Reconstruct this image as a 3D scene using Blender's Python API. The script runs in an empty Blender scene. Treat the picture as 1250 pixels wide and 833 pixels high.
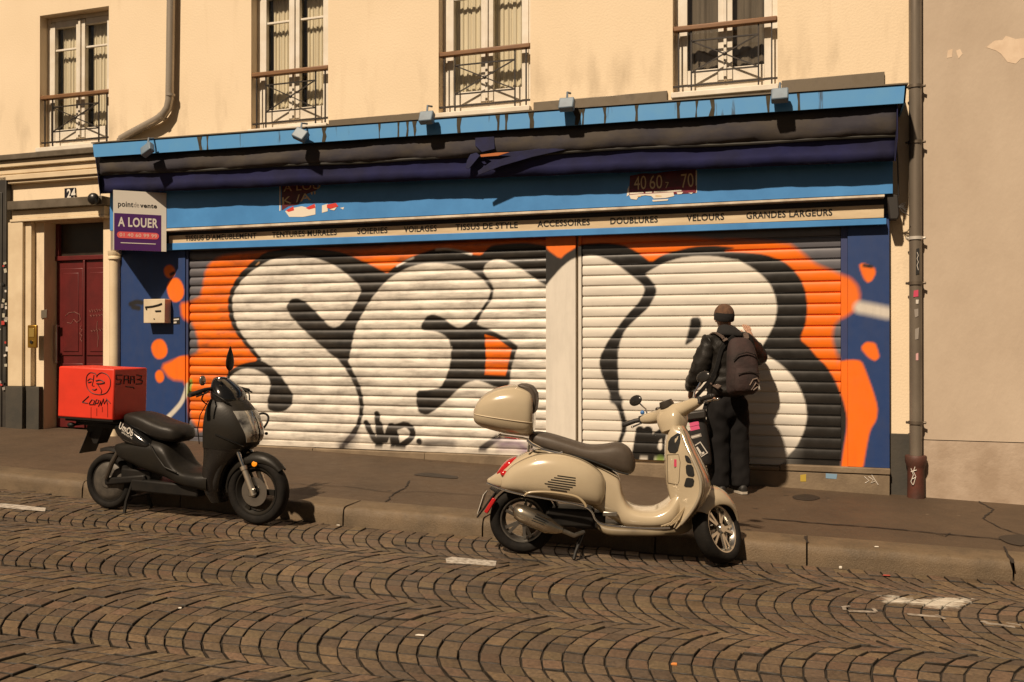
import bpy, bmesh, math, random
import numpy as np
from mathutils import Vector, Matrix, Euler
random.seed(7); NR = np.random.RandomState(11)
R = math.radians; PI = math.pi
scene = bpy.context.scene
COL = scene.collection

# ------------------------------------------------------------------ camera
FPX = 1111.0
CAM = Vector((0, -9.1, 1.52)); YAW = R(18.4); PIT = R(0.2)
cd = bpy.data.cameras.new('camera'); cam = bpy.data.objects.new('camera', cd); COL.objects.link(cam)
cam.location = CAM; cam.rotation_euler = (PI/2 + PIT, 0, YAW)
cd.sensor_width = 36; cd.lens = 36*FPX/1250; cd.clip_end = 500; cd.clip_start = .05
scene.camera = cam
FWD = Vector((-math.sin(YAW)*math.cos(PIT), math.cos(YAW)*math.cos(PIT), math.sin(PIT)))
RGT = Vector((math.cos(YAW), math.sin(YAW), 0)); UPV = RGT.cross(FWD)

# measured photo position -> real point on a known plane of the place (metres)
def ray(px, py): return FWD + RGT*((px-625)/FPX) - UPV*((py-416.5)/FPX)
def at(px, py, Y=0.0):
    d = ray(px, py); return CAM + d*((Y-CAM.y)/d.y)
SL = -.0301
def zroad(x): return SL*(x+1.29)
def road_at(px, py):
    d = ray(px, py); t = (SL*1.29 + SL*CAM.x - CAM.z)/(d.z - SL*d.x); return CAM + d*t
KERB = [(-16, -2.60), (-7.3, -2.54), (-3.6, -2.57), (-1.3, -2.42), (1.27, -2.22), (3, -2.05), (8, -1.6)]
def ykerb(x):
    for (a, b), (c, d) in zip(KERB, KERB[1:]):
        if x <= c: return b + (d-b)*max(0, (x-a))/(c-a)
    return KERB[-1][1]
def zwalk(x, y): return zroad(x) + .14 + .02*(y-ykerb(x))
def walk_at(px, py):
    p = at(px, py, -1.0); d = ray(px, py)
    t0, t1 = 2.0, 30.0
    for _ in range(50):
        t = (t0+t1)/2; q = CAM + d*t
        if q.z > zwalk(q.x, q.y): t0 = t
        else: t1 = t
    return CAM + d*t0

# ------------------------------------------------------------------ mesh builder
class MB:
    def __init__(s): s.bm = bmesh.new()
    def quad(s, a, b, c, d): return s.bm.faces.new([s.bm.verts.new(v) for v in (a, b, c, d)])
    def box(s, c, d, M=None):
        c = Vector(c); h = Vector(d)/2; vs = []
        for sx in (-1, 1):
            for sy in (-1, 1):
                for sz in (-1, 1):
                    v = Vector((sx*h.x, sy*h.y, sz*h.z))
                    if M is not None: v = M @ v
                    vs.append(s.bm.verts.new(c+v))
        for f in ((0,1,3,2), (4,6,7,5), (0,4,5,1), (2,3,7,6), (0,2,6,4), (1,5,7,3)): s.bm.faces.new([vs[i] for i in f])
        return s
    def bar(s, a, b, w, h=None, up=(0,0,1)):
        a = Vector(a); b = Vector(b); x = (b-a); L = x.length; x.normalize(); u = Vector(up)
        y = u.cross(x)
        if y.length < 1e-4: y = Vector((0,1,0)).cross(x)
        y.normalize(); z = x.cross(y)
        return s.box((a+b)/2, (L, w, h or w), Matrix((x, y, z)).transposed())
    def prism(s, pts, off):          # planar polygon (3D points) extruded by a vector
        off = Vector(off); a = [s.bm.verts.new(p) for p in pts]; b = [s.bm.verts.new(Vector(p)+off) for p in pts]; n = len(a)
        s.bm.faces.new(a); s.bm.faces.new(b[::-1])
        for i in range(n): s.bm.faces.new((a[i], b[i], b[(i+1) % n], a[(i+1) % n]))
        return s
    def loft(s, rings, caps=True, closed=True, wrap=False):
        vr = [[s.bm.verts.new(p) for p in r] for r in rings]; n = len(vr[0])
        pairs = list(zip(vr, vr[1:])) + ([(vr[-1], vr[0])] if wrap else [])
        for a, b in pairs:
            for i in range(n if closed else n-1):
                j = (i+1) % n; s.bm.faces.new((a[i], a[j], b[j], b[i]))
        if caps and not wrap: s.bm.faces.new(vr[0][::-1]); s.bm.faces.new(vr[-1])
        return s
    def tube(s, pts, r, n=10, caps=True, rads=None):
        pts = [Vector(p) for p in pts]; rings = []; prev = None
        for i, p in enumerate(pts):
            t = (pts[min(i+1, len(pts)-1)] - pts[max(i-1, 0)]).normalized()
            if prev is None:
                u = t.orthogonal().normalized()
            else:
                u = (prev - t*prev.dot(t)).normalized()
            prev = u; v = t.cross(u); rr = rads[i] if rads else r
            rings.append([p + (u*math.cos(2*PI*k/n) + v*math.sin(2*PI*k/n))*rr for k in range(n)])
        return s.loft(rings, caps)
    def lathe(s, prof, c, axis, n=32, close=False):   # prof: (radius, height along axis)
        c = Vector(c); ax = Vector(axis).normalized(); u = ax.orthogonal().normalized(); v = ax.cross(u)
        rings = [[c + ax*h + (u*math.cos(2*PI*k/n) + v*math.sin(2*PI*k/n))*max(r, 1e-4) for k in range(n)] for r, h in prof]
        return s.loft(rings, caps=not close, wrap=close)
    def ball(s, c, r, sc=(1,1,1), n=12):
        prof = []; rings = []; c = Vector(c)
        for i in range(1, n):
            a = PI*i/n; rings.append([c + Vector((math.sin(a)*math.cos(2*PI*k/(n*2))*sc[0], math.sin(a)*math.sin(2*PI*k/(n*2))*sc[1], -math.cos(a)*sc[2]))*r for k in range(n*2)])
        return s.loft(rings)
    def xf(s, M): bmesh.ops.transform(s.bm, matrix=M, verts=s.bm.verts); return s

ORG = {}
def tag(o, label=None, cat=None, group=None, kind=None):
    if label: o['label'] = label
    if cat: o['category'] = cat
    if group: o['group'] = group
    if kind: o['kind'] = kind
    return o
def finish(me, mats, ang=35, smooth=True):
    for m in (mats if isinstance(mats, (list, tuple)) else [mats]): me.materials.append(m)
    if smooth:
        me.polygons.foreach_set('use_smooth', [True]*len(me.polygons)); me.set_sharp_from_angle(angle=R(ang))
def obj(name, mb, m, parent=None, bevel=0, ang=35, smooth=True, base=None, subsurf=0, weld=False):
    bm = mb.bm
    if weld: bmesh.ops.remove_doubles(bm, verts=bm.verts, dist=1e-4)
    bmesh.ops.recalc_face_normals(bm, faces=bm.faces)
    me = bpy.data.meshes.new(name); bm.to_mesh(me); bm.free()
    org = Vector((0,0,0))
    if parent is not None: org = ORG.get(parent.name, org)
    if base is not None and parent is None: org = Vector(base)
    if org.length: me.transform(Matrix.Translation(-org))
    finish(me, m, ang, smooth)
    o = bpy.data.objects.new(name, me); COL.objects.link(o)
    if parent is not None:
        o.parent = parent; ORG[o.name] = ORG.get(parent.name, Vector((0,0,0)))
    elif base is not None: o.location = base; ORG[o.name] = Vector(base)
    if bevel:
        b = o.modifiers.new('bevel', 'BEVEL'); b.width = bevel; b.segments = 2; b.limit_method = 'ANGLE'; b.angle_limit = R(40)
    if subsurf:
        b = o.modifiers.new('sub', 'SUBSURF'); b.levels = subsurf; b.render_levels = subsurf
    return o
def thing(name, loc, label, cat, group=None, M=None):
    o = bpy.data.objects.new(name, None); COL.objects.link(o); o.empty_display_size = .1
    if M is not None: o.matrix_world = M
    else: o.location = loc; ORG[o.name] = Vector(loc)
    return tag(o, label, cat, group)
def sup(x, yc, zc, hw, hh, n=2.6, N=24):           # superellipse ring at a station x
    out = []
    for k in range(N):
        a = 2*PI*k/N; c, s_ = math.cos(a), math.sin(a)
        out.append((x, yc + hw*math.copysign(abs(c)**(2/n), c), zc + hh*math.copysign(abs(s_)**(2/n), s_)))
    return out
def lerp(a, b, t): return a + (b-a)*t
def interp(tab, x):                                  # tab: sorted rows (x, v1, v2..)
    if x <= tab[0][0]: return tab[0][1:]
    for p, q in zip(tab, tab[1:]):
        if x <= q[0]:
            t = (x-p[0])/(q[0]-p[0]); return tuple(lerp(u, v, t) for u, v in zip(p[1:], q[1:]))
    return tab[-1][1:]
def dense(tab, n):                                   # smooth (Catmull-Rom) resampling of a table by index
    T = np.array(tab, float); out = []
    for i in range(len(T)-1):
        p0, p1, p2, p3 = T[max(i-1, 0)], T[i], T[i+1], T[min(i+2, len(T)-1)]
        for k in range(n):
            t = k/n; out.append(.5*((2*p1) + (-p0+p2)*t + (2*p0-5*p1+4*p2-p3)*t*t + (-p0+3*p1-3*p2+p3)*t**3))
    out.append(T[-1]); return [tuple(r) for r in out]

# ------------------------------------------------------------------ materials
MATS = {}
def nodes(name):
    m = bpy.data.materials.new(name); m.use_nodes = True; nt = m.node_tree
    return m, nt, nt.nodes['Principled BSDF'], nt.links.new
def mat(name, c, rough=.6, metal=0, c2=None, scale=3.0, bump=0, bscale=60, coat=0, spec=.5, detail=6, lo=.35, hi=.65, coords='Object', rvar=0, stretch=None):
    if name in MATS: return MATS[name]
    m, nt, P, L = nodes(name)
    P.inputs['Base Color'].default_value = (*c, 1); P.inputs['Roughness'].default_value = rough
    P.inputs['Metallic'].default_value = metal; P.inputs['Coat Weight'].default_value = coat; P.inputs['Coat Roughness'].default_value = .08
    P.inputs['Specular IOR Level'].default_value = spec
    N = nt.nodes.new; tc = N('ShaderNodeTexCoord'); src = tc.outputs[coords]
    if stretch:
        mp = N('ShaderNodeMapping'); mp.inputs['Scale'].default_value = stretch; L(src, mp.inputs['Vector']); src = mp.outputs['Vector']
    if c2 is not None or rvar:
        n = N('ShaderNodeTexNoise'); n.inputs['Scale'].default_value = scale; n.inputs['Detail'].default_value = detail; n.inputs['Roughness'].default_value = .6
        L(src, n.inputs['Vector'])
        r = N('ShaderNodeMapRange'); r.inputs['From Min'].default_value = lo; r.inputs['From Max'].default_value = hi; L(n.outputs['Fac'], r.inputs['Value'])
        if c2 is not None:
            x = N('ShaderNodeMix'); x.data_type = 'RGBA'; x.inputs['A'].default_value = (*c, 1); x.inputs['B'].default_value = (*c2, 1)
            L(r.outputs['Result'], x.inputs['Factor']); L(x.outputs['Result'], P.inputs['Base Color'])
        if rvar:
            q = N('ShaderNodeMapRange'); q.inputs['To Min'].default_value = rough-rvar; q.inputs['To Max'].default_value = rough+rvar
            L(r.outputs['Result'], q.inputs['Value']); L(q.outputs['Result'], P.inputs['Roughness'])
    if bump:
        n = N('ShaderNodeTexNoise'); n.inputs['Scale'].default_value = bscale; n.inputs['Detail'].default_value = 5
        L(src, n.inputs['Vector']); b = N('ShaderNodeBump'); b.inputs['Strength'].default_value = bump; b.inputs['Distance'].default_value = .01
        L(n.outputs['Fac'], b.inputs['Height']); L(b.outputs['Normal'], P.inputs['Normal'])
    MATS[name] = m; return m
def paint_mat(name, rough=.45, dirt=.35, metal=0.0, bump=.05, streak=(30, 1, 2.2)):
    m, nt, P, L = nodes(name); N = nt.nodes.new
    a = N('ShaderNodeAttribute'); a.attribute_name = 'paint'
    tc = N('ShaderNodeTexCoord'); mp = N('ShaderNodeMapping'); mp.inputs['Scale'].default_value = streak; L(tc.outputs['Object'], mp.inputs['Vector'])
    n = N('ShaderNodeTexNoise'); n.inputs['Scale'].default_value = 1.3; n.inputs['Detail'].default_value = 8; n.inputs['Roughness'].default_value = .65; L(mp.outputs['Vector'], n.inputs['Vector'])
    r = N('ShaderNodeMapRange'); r.inputs['From Min'].default_value = .42; r.inputs['From Max'].default_value = .75; r.inputs['To Min'].default_value = 0; r.inputs['To Max'].default_value = dirt; L(n.outputs['Fac'], r.inputs['Value'])
    n2 = N('ShaderNodeTexNoise'); n2.inputs['Scale'].default_value = 9; n2.inputs['Detail'].default_value = 6; L(tc.outputs['Object'], n2.inputs['Vector'])
    r2 = N('ShaderNodeMapRange'); r2.inputs['From Min'].default_value = .5; r2.inputs['From Max'].default_value = .8; r2.inputs['To Max'].default_value = dirt*.28; L(n2.outputs['Fac'], r2.inputs['Value'])
    ad = N('ShaderNodeMath'); ad.operation = 'ADD'; L(r.outputs['Result'], ad.inputs[0]); L(r2.outputs['Result'], ad.inputs[1])
    x = N('ShaderNodeMix'); x.data_type = 'RGBA'; x.inputs['B'].default_value = (.045, .035, .025, 1)
    L(ad.outputs['Value'], x.inputs['Factor']); L(a.outputs['Color'], x.inputs['A']); L(x.outputs['Result'], P.inputs['Base Color'])
    q = N('ShaderNodeMapRange'); q.inputs['To Min'].default_value = rough-.1; q.inputs['To Max'].default_value = rough+.2; L(n2.outputs['Fac'], q.inputs['Value']); L(q.outputs['Result'], P.inputs['Roughness'])
    P.inputs['Metallic'].default_value = metal
    if bump:
        b = N('ShaderNodeBump'); b.inputs['Strength'].default_value = bump; b.inputs['Distance'].default_value = .01; L(n2.outputs['Fac'], b.inputs['Height']); L(b.outputs['Normal'], P.inputs['Normal'])
    return m

# ------------------------------------------------------------------ lettering (built-in font turned into mesh)
def text_mesh(body, bold=0.0, extrude=.001):
    cu = bpy.data.curves.new('lettering', 'FONT'); cu.body = body; cu.size = 1; cu.offset = bold; cu.extrude = 0; cu.resolution_u = 3; cu.space_character = 1 + bold*3.2
    o = bpy.data.objects.new('lettering', cu); COL.objects.link(o)
    dg = bpy.context.evaluated_depsgraph_get(); dg.update()
    me = bpy.data.meshes.new_from_object(o.evaluated_get(dg)); bpy.data.objects.remove(o); bpy.data.curves.remove(cu)
    return me
def letter(name, body, a, b, h, m, parent, bold=.02, nrm=None, up=None, slant=0, scale_x=True):
    """lettering whose base line runs a -> b (points), capital height h, facing nrm"""
    me = text_mesh(body, bold); n = len(me.vertices); co = np.zeros(n*3); me.vertices.foreach_get('co', co); co = co.reshape(-1, 3)
    x0, x1 = co[:,0].min(), co[:,0].max(); y1 = co[:,1].max(); y0 = min(0, co[:,1].min()) if False else 0
    a = Vector(a); b = Vector(b); ex = (b-a); Lx = ex.length; ex.normalize(); ey = Vector(up or (0,0,1)); ey = (ey - ex*ey.dot(ex)).normalized()
    org = ORG.get(parent.name, Vector((0,0,0)))
    out = []
    for x, y, z in co:
        v = a + ex*((x-x0)/(x1-x0)*Lx + slant*y*h) + ey*((y-y0)/(y1-y0)*h); v = v - org; out += [v.x, v.y, v.z]
    me.vertices.foreach_set('co', out); me.name = name; me.materials.clear(); me.materials.append(m); me.update()
    o = bpy.data.objects.new(name, me); COL.objects.link(o); o.parent = parent; ORG[o.name] = org
    return o

# ------------------------------------------------------------------ spray paint outlines
def chaikin(P, n=1, closed=True):
    P = np.array(P, float)
    for _ in range(n):
        Q = np.roll(P, -1, 0) if closed else P[1:]
        A = P if closed else P[:-1]
        P2 = np.empty((len(A)*2, 2)); P2[0::2] = A*.8+Q*.2; P2[1::2] = A*.2+Q*.8
        if not closed: P2 = np.vstack([P[:1], P2, P[-1:]])
        P = P2
    return P
def seg_dist(X, P, closed=True):
    d = np.full(len(X), 1e9)
    for i in range(len(P) if closed else len(P)-1):
        a, b = P[i], P[(i+1) % len(P)]; ab = b-a; L2 = (ab@ab) or 1e-12
        t = np.clip(((X-a)@ab)/L2, 0, 1); d = np.minimum(d, np.hypot(*(X-a-t[:,None]*ab).T))
    return d
def inside(X, P):
    c = np.zeros(len(X), bool); x, y = X[:,0], X[:,1]
    for i in range(len(P)):
        (x0, y0), (x1, y1) = P[i], P[(i+1) % len(P)]
        if y0 == y1: continue
        c ^= ((y0 > y) != (y1 > y)) & (x < (x1-x0)*(y-y0)/(y1-y0)+x0)
    return c
def cover_poly(X, P, soft):
    d = seg_dist(X, P); d[inside(X, P)] *= -1
    return np.clip(.5 - d/soft, 0, 1)
def cover_line(X, P, rad, soft): return np.clip(.5-(seg_dist(X, P, False)-rad)/soft, 0, 1)
# ------------------------------------------------------------------ world, sun
w = bpy.data.worlds.new('World'); scene.world = w; w.use_nodes = True; nt = w.node_tree
bg = nt.nodes['Background']; sky = nt.nodes.new('ShaderNodeTexSky'); sky.sky_type = 'NISHITA'; sky.sun_disc = False
SUN = Vector((.29, 1.0, -1.17)).normalized()
sky.sun_elevation = math.asin(-SUN.z); sky.sun_rotation = math.atan2(-SUN.x, -SUN.y)
tint = nt.nodes.new('ShaderNodeMix'); tint.data_type = 'RGBA'; tint.blend_type = 'MULTIPLY'; tint.inputs['Factor'].default_value = 1
tint.inputs['B'].default_value = (1.0, .70, .46, 1)       # city glow: the night sky over a street lit by warm lamps
nt.links.new(sky.outputs['Color'], tint.inputs['A']); nt.links.new(tint.outputs['Result'], bg.inputs['Color'])
bg.inputs['Strength'].default_value = .022
sl = bpy.data.lights.new('street_light_beam', 'SUN'); so = bpy.data.objects.new('street_light_beam', sl); COL.objects.link(so)
sl.energy = 4.0; sl.angle = R(1.6); sl.color = (1.0, .80, .585)
so.rotation_euler = SUN.to_track_quat('-Z', 'Y').to_euler(); so.location = (-4, -10, 12)
vs = scene.view_settings; vs.view_transform = 'Standard'; vs.look = 'None'; vs.exposure = .50; vs.gamma = 1; vs.use_curve_mapping = False
scene.render.engine = 'CYCLES'; scene.cycles.use_denoising = True; scene.cycles.max_bounces = 6; scene.cycles.caustics_reflective = False; scene.cycles.caustics_refractive = False

# ------------------------------------------------------------------ ground under everything
mb = MB(); S = 400
mb.quad((-S, -S, zroad(-S)-.012), (S, -S, zroad(S)-.012), (S, S, zroad(S)-.012), (-S, S, zroad(-S)-.012))
tag(obj('ground', mb, mat('joint_sand', (.016, .011, .007), .9, c2=(.030, .021, .012), scale=9, bump=.4, bscale=90)), kind='structure')

# ------------------------------------------------------------------ road of small setts laid in segmental arcs
E1 = Vector((math.cos(R(6.3)), math.sin(R(6.3)))); E2 = Vector((-E1.y, E1.x)); P0 = Vector((-1.26, -3.06)); WC = 1.12; PITCH = .103; RAD = .76
STONES = [(.090, .063, .038), (.082, .057, .035), (.098, .067, .038), (.076, .053, .035), (.094, .060, .038), (.087, .063, .036), (.070, .050, .034)]
scuffs = [chaikin([road_at(*p)[:2] for p in P], 1) for P in (
    [(1066, 727), (1090, 726), (1120, 731), (1150, 727), (1188, 730), (1190, 737), (1165, 744), (1140, 746), (1120, 739), (1095, 738), (1075, 735)],)]
def build_road():
    V, F, C = [], [], []
    nst = 10; half = math.asin(WC/2/RAD)
    for col in range(-4, 1):
        vmid = (col+.5)*WC
        for k in range(-95, 60):
            u0 = k*PITCH + NR.uniform(-.0025, .0025) + (col % 2)*.05; jit = NR.uniform(-.4, .4)/nst
            wob = [NR.uniform(-.006, .006) for _ in range(4)]
            for j in range(nst):
                f0 = (j+jit*(0 < j))/nst; f1 = (j+1+jit*(j+1 < nst))/nst
                gj = .0041; pts = []
                da = 2*half
                for (f, e) in ((f0, 0), (f1, 0), (f1, 1), (f0, 1)):
                    th = -half + da*f
                    ins = (gj*1.3/(RAD*da)) * (1 if f == f0 else -1)
                    th += ins*da
                    uu = u0 + RAD*(1-math.cos(th)) + (PITCH*e) + (gj*.95 if e == 0 else -gj*.95)/max(.5, math.cos(th)) + NR.uniform(-.0025, .0025)
                    vv = vmid + RAD*math.sin(th) + NR.uniform(-.004, .004)
                    pts.append(P0 + E1*uu + E2*vv)
                c = sum(pts, Vector((0, 0)))/4
                if c.x < -10 or c.x > 3.6 or c.y > ykerb(c.x)-.02 or c.y < -6.9: continue
                h = NR.normal(0, .0028); tx, ty = NR.normal(0, .012, 2)
                b = len(V); z0 = zroad(c.x)
                st = STONES[NR.randint(len(STONES))]; g = NR.uniform(.78, 1.22)*1.36
                tone = tuple(x*g for x in st)
                def lvl(s, z, keep):
                    for p in pts:
                        q = c + (p-c)*s; zz = zroad(q.x) + z + (h + tx*(q.x-c.x) + ty*(q.y-c.y) if keep else 0)
                        V.append((q.x, q.y, zz)); C.append((*(tone if s < .95 else (.022, .016, .010)), 1))
                lvl(1.0, -.022, False); lvl(1.0, -.005, True); lvl(.968, -.0014, True); lvl(.925, -.0004, True); lvl(.75, .0006, True)
                for r in range(4):
                    for i in range(4):
                        i2 = (i+1) % 4; F.append((b+r*4+i, b+r*4+i2, b+r*4+4+i2, b+r*4+4+i))
                F.append((b+16, b+17, b+18, b+19))
    me = bpy.data.meshes.new('road'); me.from_pydata(V, [], F); me.update()
    XY = np.array(V)[:, :2]; cov = np.max([cover_poly(XY, P, .16) for P in scuffs], 0)
    sa = me.attributes.new('worn_paint', 'FLOAT', 'POINT'); sa.data.foreach_set('value', cov.astype(np.float32))
    at_ = me.color_attributes.new('paint', 'FLOAT_COLOR', 'POINT'); at_.data.foreach_set('color', np.array(C, np.float32).ravel())
    bm = bmesh.new(); bm.from_mesh(me); bmesh.ops.recalc_face_normals(bm, faces=bm.faces); bm.to_mesh(me); bm.free()
    m, nt, P, L = nodes('granite_sett'); N = nt.nodes.new
    a = N('ShaderNodeAttribute'); a.attribute_name = 'paint'; tc = N('ShaderNodeTexCoord')
    n = N('ShaderNodeTexNoise'); n.inputs['Scale'].default_value = 55; n.inputs['Detail'].default_value = 6; L(tc.outputs['Object'], n.inputs['Vector'])
    n3 = N('ShaderNodeTexNoise'); n3.inputs['Scale'].default_value = .8; n3.inputs['Detail'].default_value = 4; L(tc.outputs['Object'], n3.inputs['Vector'])
    r = N('ShaderNodeMapRange'); r.inputs['From Min'].default_value = .3; r.inputs['From Max'].default_value = .7; r.inputs['To Min'].default_value = .62; r.inputs['To Max'].default_value = 1.3; L(n.outputs['Fac'], r.inputs['Value'])
    r3 = N('ShaderNodeMapRange'); r3.inputs['From Min'].default_value = .3; r3.inputs['From Max'].default_value = .7; r3.inputs['To Min'].default_value = .78; r3.inputs['To Max'].default_value = 1.15; L(n3.outputs['Fac'], r3.inputs['Value'])
    mu = N('ShaderNodeMath'); mu.operation = 'MULTIPLY'; L(r.outputs['Result'], mu.inputs[0]); L(r3.outputs['Result'], mu.inputs[1])
    x = N('ShaderNodeVectorMath'); x.operation = 'SCALE'; L(a.outputs['Color'], x.inputs[0]); L(mu.outputs['Value'], x.inputs['Scale'])
    wa = N('ShaderNodeAttribute'); wa.attribute_name = 'worn_paint'; mp = N('ShaderNodeMapping'); mp.inputs['Scale'].default_value = (1, 2.6, 1); L(tc.outputs['Object'], mp.inputs['Vector'])
    nw = N('ShaderNodeTexNoise'); nw.inputs['Scale'].default_value = 14; nw.inputs['Detail'].default_value = 7; nw.inputs['Roughness'].default_value = .7; L(mp.outputs['Vector'], nw.inputs['Vector'])
    sm = N('ShaderNodeMath'); sm.operation = 'MULTIPLY_ADD'; sm.inputs[1].default_value = .62; L(wa.outputs['Fac'], sm.inputs[0]); L(nw.outputs['Fac'], sm.inputs[2])
    rw = N('ShaderNodeMapRange'); rw.inputs['From Min'].default_value = .84; rw.inputs['From Max'].default_value = 1.04; rw.inputs['To Max'].default_value = .8; L(sm.outputs['Value'], rw.inputs['Value'])
    xw = N('ShaderNodeMix'); xw.data_type = 'RGBA'; xw.inputs['B'].default_value = (.58, .54, .46, 1); L(rw.outputs['Result'], xw.inputs['Factor']); L(x.outputs['Vector'], xw.inputs['A']); L(xw.outputs['Result'], P.inputs['Base Color'])
    q = N('ShaderNodeMapRange'); q.inputs['To Min'].default_value = .42; q.inputs['To Max'].default_value = .75; L(n.outputs['Fac'], q.inputs['Value']); L(q.outputs['Result'], P.inputs['Roughness'])
    b = N('ShaderNodeBump'); b.inputs['Strength'].default_value = .55; b.inputs['Distance'].default_value = .006; L(n.outputs['Fac'], b.inputs['Height']); L(b.outputs['Normal'], P.inputs['Normal'])
    finish(me, m, 60)
    o = bpy.data.objects.new('road', me); COL.objects.link(o); tag(o, kind='structure')
build_road()
# faded white paint on the setts (parking bay ends and sprayed survey marks)
WP = mat('road_paint', (.50, .46, .40), .7, c2=(.16, .13, .10), scale=30, lo=.4, hi=.7)
def road_sheet(name, P, lift=.0065, m=WP, chk=0, soft=True):
    P = chaikin(P, chk) if chk else P
    mb = MB(); pts = [road_at(*p) for p in P]
    mb.prism([(p.x, p.y, zroad(p.x)+lift) for p in pts], (0, 0, -.003)); return tag(obj(name, mb, m), kind='structure')
def road_line(name, P, wd):
    pts = [road_at(*p) for p in P]; mb = MB()
    for a, b in zip(pts, pts[1:]):
        a = Vector((a.x, a.y, zroad(a.x)+.006)); b = Vector((b.x, b.y, zroad(b.x)+.006)); n_ = (b-a).cross(Vector((0, 0, 1))).normalized()*wd/2
        e = (b-a).normalized()*wd*.4
        mb.prism([a-n_-e, a+n_-e, b+n_+e, b-n_+e], (0, 0, -.003))
    return tag(obj(name, mb, mat('spray_mark', (.36, .32, .27), .8, c2=(.15, .12, .09), scale=25)), kind='structure')
road_sheet('road_marking', [(544, 683), (552, 681), (606, 686), (605, 692), (580, 690), (545, 688)])
road_sheet('road_marking', [(-10, 615), (8, 616), (56, 621), (55, 625), (30, 623), (-10, 619)])
road_line('road_mark', [(1031, 745), (1030, 742), (1036, 741)], .022); road_line('road_mark', [(1038, 747), (1066, 748)], .03); road_line('road_mark', [(1066, 744), (1069, 747)], .02)
road_line('road_mark', [(1110, 751), (1146, 754)], .03); road_line('road_mark', [(1144, 752), (1152, 756)], .02)
road_line('road_mark', [(1201, 760), (1206, 762), (1236, 766)], .03); road_line('road_mark', [(1230, 762), (1244, 764)], .02)

# ------------------------------------------------------------------ pavement and kerb
def ribbon(name, xs, ya, yb, za, zb, m, thick=.3):
    mb = MB(); vr = []
    for x in xs:
        vr.append([mb.bm.verts.new(v) for v in ((x, ya(x), za(x)-thick), (x, ya(x), za(x)), (x, yb(x), zb(x)), (x, yb(x), zb(x)-thick))])
    for a, b in zip(vr, vr[1:]):
        for i in range(3): mb.bm.faces.new((a[i], b[i], b[i+1], a[i+1]))
    return obj(name, mb, m, ang=20)
def grainy(name, ca, cb, cs, sc, rough, bump, gum=False):
    m, nt, P, L = nodes(name); N = nt.nodes.new; tc = N('ShaderNodeTexCoord')
    def nz(s_, d=6): n = N('ShaderNodeTexNoise'); n.inputs['Scale'].default_value = s_; n.inputs['Detail'].default_value = d; n.inputs['Roughness'].default_value = .65; L(tc.outputs['Object'], n.inputs['Vector']); return n.outputs['Fac']
    def rg(v, a, b, t0=0, t1=1): r = N('ShaderNodeMapRange'); r.inputs['From Min'].default_value = a; r.inputs['From Max'].default_value = b; r.inputs['To Min'].default_value = t0; r.inputs['To Max'].default_value = t1; L(v, r.inputs['Value']); return r.outputs['Result']
    def mx(f, a, b):
        x = N('ShaderNodeMix'); x.data_type = 'RGBA'; L(f, x.inputs['Factor'])
        for k, v in (('A', a), ('B', b)):
            if isinstance(v, tuple): x.inputs[k].default_value = (*v, 1)
            else: L(v, x.inputs[k])
        return x.outputs['Result']
    c = mx(rg(nz(sc), .35, .65), ca, cb)
    c = mx(rg(nz(sc*3.7, 8), .58, .70, 0, .55), c, tuple(v*.45 for v in ca))        # stains and gum
    vo = N('ShaderNodeTexVoronoi'); vo.inputs['Scale'].default_value = 110; L(tc.outputs['Object'], vo.inputs['Vector'])
    c = mx(rg(vo.outputs['Distance'], .42, .10, 0, .45), c, cs)
    if gum:                                         # trodden chewing gum and drips
        for sc_, r_, col in ((2.3, .045, (.030, .021, .013)), (3.1, .032, (.17, .13, .085))):
            g_ = N('ShaderNodeTexVoronoi'); g_.inputs['Scale'].default_value = sc_; L(tc.outputs['Object'], g_.inputs['Vector']); c = mx(rg(g_.outputs['Distance'], r_*1.5, r_, 0, .8), c, col)
    L(c, P.inputs['Base Color']); L(rg(nz(sc*5), .3, .7, rough-.12, rough+.12), P.inputs['Roughness'])
    b = N('ShaderNodeBump'); b.inputs['Strength'].default_value = bump; b.inputs['Distance'].default_value = .006; L(nz(95, 6), b.inputs['Height']); L(b.outputs['Normal'], P.inputs['Normal']); return m
ASPH = grainy('asphalt', (.083, .054, .031), (.058, .038, .022), (.16, .112, .068), 1.6, .68, .8, True)
KW = .30
xs = [-16 + i*.25 for i in range(100)]
tag(ribbon('pavement', xs, lambda x: ykerb(x)+KW-.003, lambda x: .25, lambda x: zwalk(x, ykerb(x)+KW)-.004, lambda x: zwalk(x, .25), ASPH), kind='structure')
GRAN = grainy('kerb_granite', (.150, .105, .060), (.090, .064, .037), (.23, .17, .105), 3.2, .66, .9)
mb = MB()
joints = [-16, -13, -11.5] + [road_at(x, y).x for x, y in ((0-60, 590), (108, 605), (225, 618), (420, 640), (586, 657), (800, 673), (985, 688), (1237, 710))] + [2.4, 3.4, 5, 8]
for a, b in zip(joints, joints[1:]):
    a += .006; b -= .006; rings = []
    for i in range(15):
        x = a + (b-a)*i/14; y = ykerb(x); z = zwalk(x, y); dz = NR.normal(0, .003); zl = zroad(x)-.05
        rings.append([(x, y+KW, zl), (x, y+KW, z+.004), (x, y+.05, z+dz), (x, y+.022+NR.normal(0, .003), z-.006+dz), (x, y+.006+NR.normal(0, .003), z-.025+NR.normal(0, .004)), (x, y-.004+NR.normal(0, .002), z-.07), (x, y-.01, zl)])
    mb.loft(rings)
tag(obj('kerb', mb, GRAN, ang=50), kind='structure')
CRK = mat('tar_crack', (.018, .012, .008), .85)
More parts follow.
